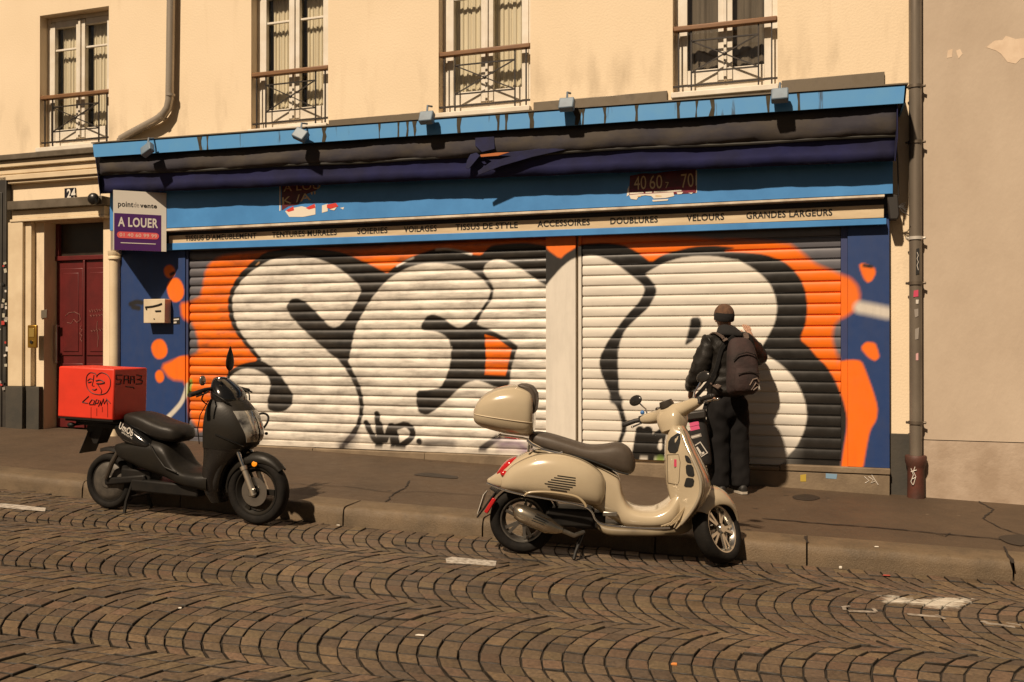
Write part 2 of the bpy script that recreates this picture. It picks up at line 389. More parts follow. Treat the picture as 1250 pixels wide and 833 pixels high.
def walk_crack(P, wd):
    mb = MB(); pts = [walk_at(*p) for p in P]; fine = []
    for a, b in zip(pts, pts[1:]):
        n = max(2, int((b-a).length/.06))
        for i in range(n): fine.append(a.lerp(b, i/n) + Vector((NR.normal(0, .006), NR.normal(0, .006), 0)))
    fine.append(pts[-1]); prev = None; rows = []
    for i, p in enumerate(fine):
        t = (fine[min(i+1, len(fine)-1)]-fine[max(i-1, 0)]); n_ = Vector((-t.y, t.x, 0)).normalized()*wd*(.35+.65*NR.rand())/2
        q = [p+n_, p-n_]; rows.append([Vector((v.x, v.y, zwalk(v.x, v.y)+.003)) for v in q])
    for a, b in zip(rows, rows[1:]): mb.quad(a[0], a[1], b[1], b[0])
    tag(obj('pavement_crack', mb, CRK), kind='structure')
walk_crack([(930, 633), (1010, 640), (1080, 645), (1160, 653), (1252, 661)], .03)
walk_crack([(1190, 609), (1202, 617), (1212, 622), (1200, 633), (1222, 645), (1252, 655)], .02)
walk_crack([(470, 613), (482, 602), (495, 596), (500, 587)], .02); walk_crack([(482, 602), (510, 600), (600, 606)], .014); walk_crack([(350, 590), (430, 595), (482, 602)], .012)
walk_crack([(1225, 668), (1232, 680), (1237, 688)], .03); walk_crack([(984, 655), (986, 663)], .025)
walk_crack([(1144, 652), (1154, 655), (1160, 651)], .012)
for P, nm in (([(502, 580), (522, 577), (560, 582), (558, 585), (520, 582)], 'pavement_stain'), ([(966, 606), (985, 603), (1004, 608), (990, 612), (970, 610)], 'pavement_stain'), ([(1215, 655), (1252, 652), (1252, 668), (1230, 664)], 'pavement_stain')):
    mb = MB(); mb.prism([(p.x, p.y, zwalk(p.x, p.y)+.0035) for p in (walk_at(*q) for q in chaikin(P, 2))], (0, 0, -.002)); tag(obj(nm, mb, mat('dark_patch', (.022, .015, .01), .6)), kind='structure')

# ------------------------------------------------------------------ apartment building
WY = .06; WX0, WX1 = -14.0, .93; WT = 8.0
PLAST = None
def plaster():
    m, nt, P, L = nodes('cream_plaster'); N = nt.nodes.new; tc = N('ShaderNodeTexCoord')
    def noise(sc, det=6, stretch=None):
        n = N('ShaderNodeTexNoise'); n.inputs['Scale'].default_value = sc; n.inputs['Detail'].default_value = det
        if stretch:
            mp = N('ShaderNodeMapping'); mp.inputs['Scale'].default_value = stretch; L(tc.outputs['Object'], mp.inputs['Vector']); L(mp.outputs['Vector'], n.inputs['Vector'])
        else: L(tc.outputs['Object'], n.inputs['Vector'])
        return n.outputs['Fac']
    def rng(v, a, b, c=0, d=1):
        r = N('ShaderNodeMapRange'); r.inputs['From Min'].default_value = a; r.inputs['From Max'].default_value = b; r.inputs['To Min'].default_value = c; r.inputs['To Max'].default_value = d; L(v, r.inputs['Value']); return r.outputs['Result']
    def mul(a, b):
        q = N('ShaderNodeMath'); q.operation = 'MULTIPLY'; L(a, q.inputs[0]); L(b, q.inputs[1]); return q.outputs['Value']
    def mix(f, a, b):
        x = N('ShaderNodeMix'); x.data_type = 'RGBA'; L(f, x.inputs['Factor'])
        for k, v in (('A', a), ('B', b)):
            if isinstance(v, tuple): x.inputs[k].default_value = (*v, 1)
            else: L(v, x.inputs[k])
        return x.outputs['Result']
    base = mix(rng(noise(.9), .3, .7), (.80, .66, .475), (.74, .605, .425))
    sp = N('ShaderNodeSeparateXYZ'); L(tc.outputs['Object'], sp.inputs['Vector'])
    soot = mul(rng(sp.outputs['Z'], 4.55, 3.95), rng(noise(4.5, 10, (1, 1, .3)), .52, .74, 0, .38))     # rain-splash grime above the canopy
    c = mix(soot, base, (.20, .15, .09))
    c = mix(rng(noise(5, 8, (1, 1, .12)), .60, .8, 0, .35), c, (.50, .38, .24))
    L(c, P.inputs['Base Color']); P.inputs['Roughness'].default_value = .85
    b = N('ShaderNodeBump'); b.inputs['Strength'].default_value = .25; b.inputs['Distance'].default_value = .01; L(noise(45, 6), b.inputs['Height']); L(b.outputs['Normal'], P.inputs['Normal'])
    return m
PLAST = plaster()
CREAM = mat('cream_paint', (.70, .58, .40), .6, c2=(.60, .48, .32), scale=3, bump=.1, bscale=30)
bld = thing('apartment_building', (-4.0, WY, zwalk(-4, 0)), 'cream plastered apartment building with four French windows above the shuttered shop', 'building')
WIN = [(-9.434, -8.34), (-6.273, -5.253), (-3.891, -2.844), (-1.348, -.339)]
WZ0, WZ1 = 4.03, 5.735
DX0, DX1, DZ = -9.36, -8.42, 3.08
def holed_wall(mb, x0, x1, z0, z1, holes, y, deep):
    xs = sorted({x0, x1, *[h[0] for h in holes], *[h[1] for h in holes]}); zs = sorted({z0, z1, *[h[2] for h in holes], *[h[3] for h in holes]})
    for a, b in zip(xs, xs[1:]):
        for c, d in zip(zs, zs[1:]):
            mx, mz = (a+b)/2, (c+d)/2
            if any(h[0] < mx < h[1] and h[2] < mz < h[3] for h in holes): continue
            mb.quad((a, y, c), (b, y, c), (b, y, d), (a, y, d))
    for h0, h1, g0, g1 in holes:
        mb.quad((h0, y, g0), (h0, y+deep, g0), (h0, y+deep, g1), (h0, y, g1)); mb.quad((h1, y, g0), (h1, y+deep, g0), (h1, y+deep, g1), (h1, y, g1))
        mb.quad((h0, y, g0), (h1, y, g0), (h1, y+deep, g0), (h0, y+deep, g0)); mb.quad((h0, y, g1), (h1, y, g1), (h1, y+deep, g1), (h0, y+deep, g1))
    mb.quad((x0, y, z1), (x1, y, z1), (x1, y+.6, z1), (x0, y+.6, z1)); mb.quad((x1, y, z0), (x1, y+.6, z0), (x1, y+.6, z1), (x1, y, z1)); mb.quad((x0, y, z0), (x0, y+.6, z0), (x0, y+.6, z1), (x0, y, z1))
    mb.quad((x0, y+.6, z0), (x1, y+.6, z0), (x1, y+.6, z1), (x0, y+.6, z1))
mb = MB(); holed_wall(mb, WX0, WX1, -.4, WT, [(a, b, WZ0, WZ1) for a, b in WIN] + [(DX0, DX1, zwalk(-9, 0)-.05, DZ)], WY, .22)
obj('wall', mb, PLAST, bld, weld=True, ang=20)
FRM = mat('window_white', (.74, .70, .62), .4, c2=(.66, .60, .50), scale=6)
GLS = mat('window_glass', (.010, .010, .009), .06, spec=.6)
CURT = mat('curtain', (.84, .77, .62), .9, c2=(.76, .68, .53), scale=2, stretch=(6, 6, .4))
DARKBLIND = mat('dark_blind', (.17, .14, .11), .8, c2=(.11, .09, .07), scale=3, stretch=(8, 8, .5))
IRON = mat('black_iron', (.012, .010, .009), .45, c2=(.03, .02, .014), scale=20)
RAILW = mat('handrail_wood', (.23, .115, .045), .5, c2=(.15, .07, .03), scale=6, stretch=(1, 8, 8))
def window(i, x0, x1):
    y = WY+.13; mb = MB(); W = x1-x0; z0, z1 = WZ0, WZ1; zc = z0+1.28; cx = (x0+x1)/2
    f = .055
    mb.box((x0+f/2, y+.03, (z0+z1)/2), (f, .07, z1-z0)); mb.box((x1-f/2, y+.03, (z0+z1)/2), (f, .07, z1-z0))
    mb.box((cx, y+.03, z1-f/2), (W-2*f, .068, f)); mb.box((cx, y+.03, z0+.05), (W-2*f, .068, .1))
    for s in (-1, 1):                                # two casements
        a, b = (x0+f, cx) if s < 0 else (cx, x1-f); t = .075
        xi = a+t/2 if s < 0 else b-t/2; xm = b-.036 if s < 0 else a+.036
        mb.box((xi, y+.012, (z0+z1)/2+.02), (t, .06, z1-z0-.18)); mb.box((xm, y+.01, (z0+z1)/2+.02), (.068, .064, z1-z0-.182))
        mb.box(((a+b)/2, y+.014, z1-.10), (b-a-.15, .05, .08)); mb.box(((a+b)/2, y+.014, z0+.17), (b-a-.15, .05, .16))
        mb.box(((a+b)/2, y+.012, zc), (b-a-.148, .03, .026))
    mb.box((cx, y-.03, (z0+z1)/2+.02), (.03, .03, z1-z0-.2))
    wf = obj('window', mb, FRM, bld, bevel=.004)
    g = MB(); g.box((cx, y+.035, (z0+z1)/2), (W-.14, .006, z1-z0-.12)); obj('pane', g, GLASSX, wf)
    # curtain of soft folds behind the glass
    c = MB(); n = 90; rows = []
    gaps = [(.0, .46), (.54, 1.)] if i != 3 else [(0, 1)]
    for ga, gb in ([(.10, .47), (.60, .97)] if i in (0, 1) else [(.04, .48), (.54, .98)] if i == 2 else [(0, 1)]):
        A = []; B = []
        for k in range(n+1):
            t = k/n; x = x0+.05+(W-.1)*lerp(ga, gb, t); yy = y+.10+.008*math.sin(t*38+i)+.004*math.sin(t*91)
            A.append((x, yy, z0+.06)); B.append((x, yy, z1-.03))
        for k in range(n): c.quad(A[k], A[k+1], B[k+1], B[k])
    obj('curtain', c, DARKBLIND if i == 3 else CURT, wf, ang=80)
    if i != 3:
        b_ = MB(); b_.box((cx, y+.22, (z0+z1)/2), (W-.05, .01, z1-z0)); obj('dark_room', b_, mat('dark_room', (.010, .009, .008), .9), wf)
    s = MB(); s.box((cx, WY-.012, z0-.03), (W+.02, .10, .055)); s.box((cx, WY+.0, z0-.085), (W+.0, .05, .05)); obj('window_sill', s, FRM, wf, bevel=.006)
    # balustrade: iron bars with a crossed panel under a wooden handrail
    r = MB(); yr = WY+.03; zr = z0+.62; xa, xb = x0+.02, x1-.02; th = .014
    zb = z0+.075
    r.bar((xa-.02, yr, zb), (xb+.02, yr, zb), .018, .018)
    for x in (xa+.035, xa+.10+.06, xb-.10-.06, xb-.035): r.bar((x, yr, zb-.05), (x, yr, zr), th)
    xi, xj = xa+.16, xb-.16
    for z in (zr-.10, zb+.13): r.bar((xi, yr, z), (xj, yr, z), th)
    r.bar((xi, yr-.004, zb+.13), (xj, yr-.004, zr-.10), .012); r.bar((xi, yr+.006, zr-.10), (xj, yr+.006, zb+.13), .012)
    r.ball((cx, yr, (zb+.13+zr-.10)/2), .022, (1, .6, 1), 6)
    rl = obj('balustrade', r, IRON, bld)
    h = MB(); h.box((cx, yr, zr+.028), (W-.004, .06, .055)); obj('handrail', h, RAILW, rl, bevel=.012)
def clear_glass():
    m, nt, P, L = nodes('clear_glass'); N = nt.nodes.new
    tr = N('ShaderNodeBsdfTransparent'); gl = N('ShaderNodeBsdfGlossy'); gl.inputs['Roughness'].default_value = .03; lw = N('ShaderNodeLayerWeight'); lw.inputs['Blend'].default_value = .5; pw = N('ShaderNodeMath'); pw.operation = 'POWER'; pw.inputs[1].default_value = 4.0; L(lw.outputs['Facing'], pw.inputs[0]); fr = N('ShaderNodeMath'); fr.operation = 'MULTIPLY_ADD'; fr.inputs[1].default_value = .9; fr.inputs[2].default_value = .05; L(pw.outputs['Value'], fr.inputs[0])
    tr.inputs['Color'].default_value = (.96, .96, .94, 1)
    mx = N('ShaderNodeMixShader'); L(fr.outputs['Value'], mx.inputs['Fac']); L(tr.outputs['BSDF'], mx.inputs[1]); L(gl.outputs['BSDF'], mx.inputs[2]); L(mx.outputs['Shader'], nt.nodes['Material Output'].inputs['Surface']); return m
GLASSX = clear_glass()
for i, (a, b) in enumerate(WIN): window(i, a, b)

def ppx(pts, Y): return [at(x, y, Y) for x, y in pts]
def panel(mb, pts, Y, depth): mb.prism(ppx(pts, Y), (0, depth, 0)); return mb
def zb(x0, x1, z0, z1, y0, y1, mb):     # axis aligned block by bounds
    return mb.box(((x0+x1)/2, (y0+y1)/2, (z0+z1)/2), (x1-x0, y1-y0, z1-z0))
# mouldings and doorway on the left
mb = MB(); xl, xr = -13.9, -8.20
zb(xl, xr, 3.885, 3.955, -.075, WY, mb); obj('ledge', mb, mat('zinc_dark', (.17, .14, .105), .5, c2=(.10, .08, .055), scale=4, metal=.2), bld, bevel=.006)
mb = MB(); zb(xl, xr, 3.80, 3.883, -.035, WY, mb); zb(xl, xr, 3.715, 3.798, .0, WY, mb); zb(xl, xr, 3.63, 3.70, -.03, WY, mb); zb(xl, xr, 3.59, 3.628, -.005, WY, mb); obj('cornice', mb, CREAM, bld, bevel=.008)
mb = MB(); zb(-9.80, -8.30, 3.235, 3.345, -.10, WY, mb); obj('door_ledge', mb, mat('zinc_dark', (.17, .14, .105), .5), bld, bevel=.006)
mb = MB(); zb(-9.78, -8.32, 3.12, 3.233, -.04, WY, mb); zb(-9.80, -8.30, 3.085, 3.118, -.06, WY, mb); obj('lintel', mb, CREAM, bld, bevel=.006)
mb = MB(); zb(-9.84, -9.60, .98, 3.083, -.05, WY, mb); zb(-9.598, -9.50, .98, 3.083, -.01, WY, mb); obj('door_pilaster', mb, CREAM, bld, bevel=.008)
GREY = mat('grey_plinth', (.040, .038, .032), .7, c2=(.06, .052, .04), scale=4, bump=.2, bscale=40)
mb = MB(); zb(-9.86, -9.585, .2, .978, -.065, WY, mb); zb(-9.583, -9.37, .2, .978, -.012, WY, mb); obj('plinth', mb, GREY, bld, bevel=.006)
mb = MB(); zb(.665, .925, -.1, .69, .035, WY, mb); obj('plinth', mb, GREY, bld, bevel=.004)
RED = mat('oxblood_paint', (.115, .012, .012), .42, c2=(.085, .010, .010), scale=5, bump=.08, bscale=25)
yd = WY+.20; dz0 = zwalk(-9, 0)
mb = MB(); zb(DX0+.005, DX1-.005, dz0+.02, 2.60, yd, yd+.05, mb)
for a, b in ((DX0+.07, -8.92), (-8.86, DX1-.07)):
    zb(a, b, dz0+.95, 2.5, yd-.012, yd+.01, mb); zb(a, b, dz0+.15, dz0+.85, yd-.012, yd+.01, mb)
    zb(a+.06, b-.06, dz0+1.0, 2.44, yd-.02, yd+.01, mb)
zb(-8.905, -8.875, dz0+.02, 2.60, yd-.03, yd, mb)
door = obj('door', mb, RED, bld, bevel=.008)
mb = MB(); zb(DX0+.005, DX1-.005, 2.60, 2.66, yd-.03, yd+.05, mb); zb(DX0+.005, DX0+.06, 2.66, DZ, yd-.02, yd+.05, mb); obj('door_frame', mb, RED, bld, bevel=.006)
mb = MB(); zb(DX0+.06, DX1-.005, 2.66, DZ, yd+.02, yd+.03, mb); obj('transom_window', mb, mat('transom_dark', (.035, .026, .018), .35, c2=(.02, .016, .012), scale=5), bld)
mb = MB(); mb.tube([(DX0+.055, yd-.05, dz0+.85), (DX0+.055, yd-.05, dz0+1.35)], .013); mb.tube([(DX0+.055, yd-.05, dz0+.87), (DX0+.055, yd, dz0+.87)], .01); mb.tube([(DX0+.055, yd-.05, dz0+1.33), (DX0+.055, yd, dz0+1.33)], .01); obj('handle', mb, mat('brushed_steel', (.5, .48, .44), .3, 1), door)
SCR = mat('scratch_pale', (.30, .15, .12), .8)
def zig(x0, y0, x1, y1, n, a): return [(lerp(x0, x1, k/n), lerp(y0, y1, k/n) + (a if k % 2 else -a)*NR.uniform(.4, 1)) for k in range(n+1)]
for P in ([(80, 386), (84, 382), (91, 381), (97, 384), (98, 390), (94, 394), (90, 390), (87, 395), (82, 394)], [(99, 398), (97.5, 401), (100.5, 403), (97, 407), (100, 410), (98, 414), (100, 417)], zig(109, 380, 130, 378, 14, 2.0), zig(110, 386, 131, 384, 12, 1.6), zig(111, 404, 131, 402, 12, 1.5), [(119, 392), (118, 400), (120, 412), (119, 424)]):
    mb = MB(); mb.tube(ppx(P, yd-.024), .0024, 5); obj('scratch', mb, SCR, door)
mb = MB(); panel(mb, [(50, 379), (57, 378), (57, 388), (50, 389)], WY-.014, .012); obj('switch_plate', mb, mat('grey_metal', (.2, .17, .13), .4, .4), bld, bevel=.003)
# house number
num = thing('house_number', at(86, 243, WY-.03), 'small black enamel plate numbered 24 above the red door', 'sign')
mb = MB(); zb(at(80, 240, WY).x, at(93, 240, WY).x, at(86, 243, WY).z, at(86, 230, WY).z, WY-.02, WY-.001, mb); obj('plate', mb, mat('enamel_black', (.015, .014, .02), .25), num, bevel=.004)
a, b = at(81.5, 242, WY-.023), at(92, 242, WY-.023); letter('lettering', '24', a, (b.x, b.y, a.z), .115, mat('enamel_white', (.75, .72, .65), .4), num, .03)
# entry phone
ip = thing('entry_phone', at(41, 425, -.06), 'narrow brass entry phone beside the red door', 'entry phone')
mb = MB(); x0, x1 = at(36, 410, -.05).x, at(47, 410, -.05).x; z0, z1 = at(41, 425, -.05).z, at(41, 397, -.05).z
BR = mat('brass', (.62, .36, .06), .35, .9, c2=(.45, .25, .05), scale=8)
zb(x0, x1, z0, z1, -.085, -.051, mb); obj('case', mb, BR, ip, bevel=.012)
mb = MB(); zb(x0+.03, x1-.03, z0+.14, z1-.04, -.092, -.0845, mb); obj('screen', mb, mat('brass_bright', (.85, .6, .18), .2, .8), ip, bevel=.003)
mb = MB(); mb.lathe([(.0, -.01), (.022, -.01), (.022, 0), (0, .0)], ((x0+x1)/2, -.086, z0+.075), (0, 1, 0), 16); obj('button', mb, IRON, ip)
# black fixture above the door
fx = thing('door_fixture', at(115, 243, -.12), 'small rounded black fixture above the doorway', 'camera')
c = at(114, 243, -.16); mb = MB(); mb.ball(c, .075, (1, .8, 1), 8); obj('housing', mb, mat('black_plastic', (.012, .011, .011), .35), fx)
mb = MB(); mb.tube([c, (c.x+.03, .05, c.z+.01)], .02); obj('bracket', mb, mat('black_plastic', (.012, .011, .011), .35), fx)

# ------------------------------------------------------------------ neighbouring buildings
nb = thing('neighbouring_building', (2.5, .0, zwalk(2.5, 0)), 'plain beige rendered building with peeling patches right of the drainpipe', 'building')
REND = mat('beige_render', (.51, .42, .325), .85, c2=(.44, .355, .27), scale=1.4, bump=.2, bscale=30, stretch=(1, 1, .6))
NY = .02; zl = at(1190, 539, NY).z
mb = MB(); zb(.932, 7, zl+.004, 8, NY, .7, mb); obj('wall', mb, REND, nb)
mb = MB(); zb(.94, 7, -.6, zl-.004, NY-.006, .7, mb); obj('plinth', mb, mat('plinth_render', (.46, .37, .285), .85, c2=(.33, .25, .18), scale=2.6, bump=.3, bscale=30), nb)
PEEL = mat('bare_plaster', (.70, .56, .42), .9, c2=(.62, .48, .35), scale=12)
for P in ([(1204, 58), (1214, 50), (1224, 49), (1228, 44), (1240, 48), (1256, 46), (1256, 70), (1246, 72), (1240, 78), (1230, 76), (1222, 66), (1216, 62)], [(1157, 62), (1163, 60), (1162, 70), (1156, 71)], [(1167, 62), (1172, 60), (1175, 66), (1170, 72)]):
    mb = MB(); panel(mb, P, NY-.002, .003); obj('bare_patch', mb, PEEL, nb)
ls = thing('dark_shopfront', (-10.8, 0, zwalk(-10.8, 0)), 'dark grey neighbouring shopfront covered with stickers at the left edge', 'shopfront')
zt = at(7, 216, -.03).z; mb = MB(); zb(-11.6, -9.892, .15, zt, -.03, WY-.002, mb); zb(-11.6, -9.95, .15, zt-.2, -.045, -.031, mb); obj('panel', mb, mat('shop_grey', (.030, .028, .026), .5, c2=(.05, .044, .036), scale=5), ls, bevel=.006)
SC = [mat('sticker_white', (.6, .56, .5), .5), mat('sticker_grey', (.28, .25, .22), .5), mat('sticker_dark', (.02, .02, .02), .4), mat('sticker_red', (.45, .05, .04), .5), mat('sticker_pale', (.45, .42, .33), .5)]
for k in range(26):
    px, py = NR.uniform(-2, 11), NR.uniform(318, 478); sz = NR.uniform(2.5, 5); p = at(px, py, -.047); a = NR.uniform(-.3, .3); w_ = sz/95; h_ = w_*NR.uniform(.5, 1.3)
    mb = MB(); M = Matrix.Rotation(a, 3, 'Y'); mb.box((p.x, -.0465-.0004*k/4, p.z), (w_, .001, h_), M); obj('sticker', mb, SC[NR.randint(5)], ls)
# ------------------------------------------------------------------ shop front
shop = thing('shopfront', (-3.7, 0, zwalk(-3.7, 0)), 'closed blue fabric shop front with two graffiti covered roller shutters', 'shopfront')
REG = dict(A=(220, 280, 5.208), B=(220, 410, 5.208), C=(440, 280, 5.208), D=(440, 410, 5.208), E=(660, 280, 5.208), F=(660, 410, 5.208), G=(880, 280, 5.208), H=(880, 430, 4.629), L=(140, 280, 3.47))
GY = .02
def rz(*items):        # outline measured on the photo, region letters switch the crop -> metres on the shutter plane
    out = []; r = None
    for it in items:
        if isinstance(it, str): r = REG[it] if it in REG else (0, 0, 1); continue
        p = at(r[0]+it[0]/r[2], r[1]+it[1]/r[2], GY); out.append((p.x, p.z))
    return np.array(out)
ORANGE = (.86, .165, .004); BLACK = (.010, .009, .008); WHITE = (.70, .655, .58); BARE = (.115, .115, .135); PBLUE = (.012, .042, .155)
LAYERS = []
def poly(col, P, soft=.02, ch=1): LAYERS.append((col, chaikin(P, ch) if ch else P, None, soft))
def line(col, P, rad, soft=.02, ch=1): LAYERS.append((col, chaikin(P, ch, False) if ch else P, rad, soft))
# orange field
poly(ORANGE, rz('A', (290,160), (215,190), (160,250), (138,380), (122,430), (55,465), (10,470), (20,560), (75,600), (110,690), (115,780), (55,810), 'B', (60,128), (0,140), (-120,190), (-50,280), (50,290), (60,520), (90,560), (130,620), (170,540), (190,460), '#', (480,430), (900,420), (1000,450), 'H', (640,150), (690,300), (660,0), 'G', (760,880), (750,820), (730,780), (708,700), (715,620), (755,572), (790,560), (860,510), (886,430), (870,360), (820,308), (755,285), (700,260), (590,215), (520,150), (420,80), (0,60), 'E', (1250,78), (900,45), (225,35), (45,40), (-10,42), 'C', (820,60), (440,92), (0,118), 'A', (1000,120), (640,128), (540,138)), .05)
# black silhouettes of all the letters
poly(BLACK, rz('A', (540,145), (640,128), (720,122), (900,128), (1000,138), (1100,175), (1180,215), 'C', (0,195), (100,245), (160,278), (170,278), (220,235), (300,185), (400,145), (480,122), (560,122), (640,138), (720,162), (770,165), (800,125), (840,100), (950,90), (1060,85), (1185,105), 'E', (45,130), (130,192), (160,160), (225,120), (270,92), (400,85), (520,98), (590,130), (640,165), (700,212), (770,165), (850,140), (960,112), (1100,103), (1250,118), 'G', (0,140), (150,148), (280,160), (400,205), (460,255), (510,320), (540,400), (550,500), (540,600), (500,700), (560,750), (620,825), 'H', (590,70), (640,150), (690,270), (712,360), (705,440), (685,560), (672,650), (660,700), '#', (600,600), (300,600), 'B', (300,520), (290,400), (280,300), (300,235), (360,190), (430,170), (490,160), (470,130), 'A', (430,762), (350,660), (312,580), (298,470), (318,380), (370,290), (450,210)), .018)
# white fills
poly(WHITE, rz('A', (590,185), (700,165), (800,170), (900,195), (1000,240), (1080,305), (1140,360), (1150,395), (1100,500), (1020,610), (975,627), (940,612), (880,545), (800,465), (745,437), (700,445), (672,490), (690,540), (760,620), (860,710), (950,790), 'B', (1000,150), (1040,200), (1090,280), (1130,380), (1140,470), (1120,560), (1080,620), (1010,710), (990,760), (300,760), (300,280), (330,245), (400,205), (500,212), (520,160), 'A', (490,790), (420,710), (365,630), (335,540), (328,450), (345,390), (400,310), (490,240)), .016)
poly(BLACK, rz('B', (285,260), (340,210), (400,180), (490,165), (525,158), (600,215), (650,270), (685,325), (710,360), (716,400), (705,445), (665,480), (605,487), (560,472), (550,430), (560,380), (570,330), (570,285), (540,245), (480,215), (410,207), (340,225), (305,265)), .016)
poly(WHITE, rz('B', (1020,760), (1060,690), (1100,655), (1142,580), (1165,480), (1163,400), (1140,310), (1100,230), (1065,160), 'A', (1070,830), (1085,760), (1100,680), (1122,600), 'C', (0,560), (50,470), (100,400), (160,330), (230,280), (300,245), (380,220), (460,213), (560,220), (640,240), (720,275), (790,330), (828,390), (815,435), (770,505), (700,590), (630,635), (570,600), (520,560), (460,540), (415,555), (385,610), (385,642), (470,648), (530,670), (565,710), (578,780), 'D', (580,60), (575,100), (570,180), (545,260), (510,330), (440,345), (353,350), (355,440), (370,490), (420,507), (480,470), (560,400), (620,340), (680,295), (740,283), (800,300), (860,330), (945,328), (955,220), (975,150), (1000,65), 'C', (1000,742), (940,700), (850,650), (760,615), (738,600), (780,520), (838,445), (848,370), (800,300), (775,262), (800,215), (850,190), (900,193), (980,225), (1050,270), (1130,330), (1190,362), 'E', (45,350), (130,250), (190,200), (230,182), (300,165), (360,168), (430,195), (500,235), (570,290), (640,345), (662,380), (652,415), (620,470), (570,520), (520,580), (470,650), (420,720), (388,790), 'F', (385,110), (370,170), (383,240), (420,325), (450,400), (490,470), (512,545), (515,600), (485,690), (470,800), '#', (600,580)), .016)
poly(ORANGE, rz('C', (790,670), (860,690), (957,760), 'D', (958,90), (922,255), (790,248), (797,140)), .014, 0)
poly(WHITE, rz('E', (695,262), (780,215), (880,183), (980,170), (1100,170), (1250,195), 'G', (100,190), (200,245), (270,300), (320,360), (350,440), (358,510), (342,600), (300,680), (260,750), (212,778), (230,790), (300,803), 'H', (270,25), (340,70), (400,130), (450,210), (480,290), (488,370), (470,450), (425,540), (375,590), (340,660), (330,720), 'F', (700,850), (515,760), (505,700), (545,600), (545,540), (515,440), (500,380), (495,300), (490,200), (492,60), 'E', (492,790), (502,720), (535,640), (605,570), (685,500), (723,430), (738,390), (722,350), (690,310), (662,285)), .016)
poly(BLACK, rz('E', (955,560), (1010,558), (1024,600), (1010,655), (970,710), (915,742), (930,680), (945,620)), .02)
poly(BLACK, rz('F', (915,298), (985,300), (985,350), (950,345), (925,335)), .02)
poly((.30,.29,.27), rz('H', (130,430), (300,440), (330,560), (300,640), (130,640)), .5)
poly((.03,.03,.03), rz('F', (435,375), (510,375), (525,430), (480,440), (440,425)), .03)
# highlights and tags
line((.8,.77,.7), rz('C', (232,235), (290,200), (335,183)), .008); line((.8,.77,.7), rz('C', (480,130), (540,125), (620,135), (705,158)), .010)
line((.7,.4,.2), rz('A', (480,230), (500,212)), .006)
for P in ([(35,555), (75,640), (112,692)], [(103,498), (112,600), (122,692)], [(118,560), (150,692), (198,545), (205,690)], [(215,600), (235,690)], [(215,585), (290,560), (335,605), (322,655), (260,698)], [(372,672), (374,674)]): line(BLACK, rz('D', *P), .034, .012)
line((.10,.09,.09), rz('D', (420,690), (500,680), (580,685)), .03, .10)
for P in ([(605,770), (632,605)], [(632,605), (655,745)], [(655,745), (682,605)], [(682,605), (700,770)], [(780,610), (725,650), (712,720), (750,765), (800,740)], [(780,610), (800,660)], [(800,660), (800,740)]): line(BLACK, rz('F', *P), .045, .012)
line((.07,.06,.06), rz('D', (770,720), (870,650)), .035, .02, 0)
line((.07,.06,.06), rz('B', (1030,695), (1100,640)), .05, .12, 0)
line((.30,.22,.30), rz('D', (900,690), (1000,680), (1060,740)), .05, .12)
line((.62,.58,.50), rz('L', (215,812), (255,775), (290,735), (308,690), (314,660)), .028, .02); line((.25,.38,.06), rz('L', (316,700), (322,640)), .02, .03)
line((.25,.38,.08), rz('F', (760,800), (800,860)), .05, .05)
# spots on the pilasters
for cx_, cy_, a_, b_ in ((240,180,24,28), (265,258,36,52), (197,508,34,43), (198,623,19,27)):
    poly(ORANGE, rz('L', *[(cx_+a_*math.cos(t)*(1+.08*math.sin(2*t)), cy_+b_*math.sin(t)) for t in np.linspace(0, 2*PI, 18)[:-1]]), .02, 0)
poly(ORANGE, rz('L', (318,535), (280,538), (250,560), (243,590), (260,615), (300,640), (318,645)), .02)
line((.01,.01,.012), rz('L', (75,318), (100,308), (122,312)), .03, .02); line((.01,.01,.012), rz('L', (85,330), (110,335)), .03, .02)
poly(ORANGE, rz('G', (875,230), (900,215), (975,245), (985,280), (960,330), (930,342), (905,315)), .02)
line(BLACK, rz('G', (910,233), (955,240)), .015, .015)
line((.62,.58,.52), rz('G', (885,498), (960,512), (1055,532)), .055, .06, 0)
poly(ORANGE, rz('G', (885,755), (920,715), (980,722), (998,770), 'H', (895,30), (870,52), (830,30)), .02)
poly(ORANGE, rz('H', (650,55), (740,40), (795,50), (820,110), (860,220), (886,310), (880,380), (842,440), (822,540), (800,670), (675,670), (690,560), (710,440), (712,360), (690,270), (665,200)), .02)
line(BLACK, rz('L', (246,192), (258,186)), .02, .02); 
def paint(X, base):
    C = np.tile(np.array(base, float), (len(X), 1))
    for col, P, rad, soft in LAYERS:
        pad = soft + (rad or 0); lo = P.min(0)-pad; hi = P.max(0)+pad
        sel = np.where((X[:,0] >= lo[0]) & (X[:,0] <= hi[0]) & (X[:,1] >= lo[1]) & (X[:,1] <= hi[1]))[0]
        if not len(sel): continue
        Y = X[sel]; cv = (cover_poly(Y, P, soft) if rad is None else cover_line(Y, P, rad, soft))[:, None]
        C[sel] = C[sel]*(1-cv) + np.array(col)*cv
    return C
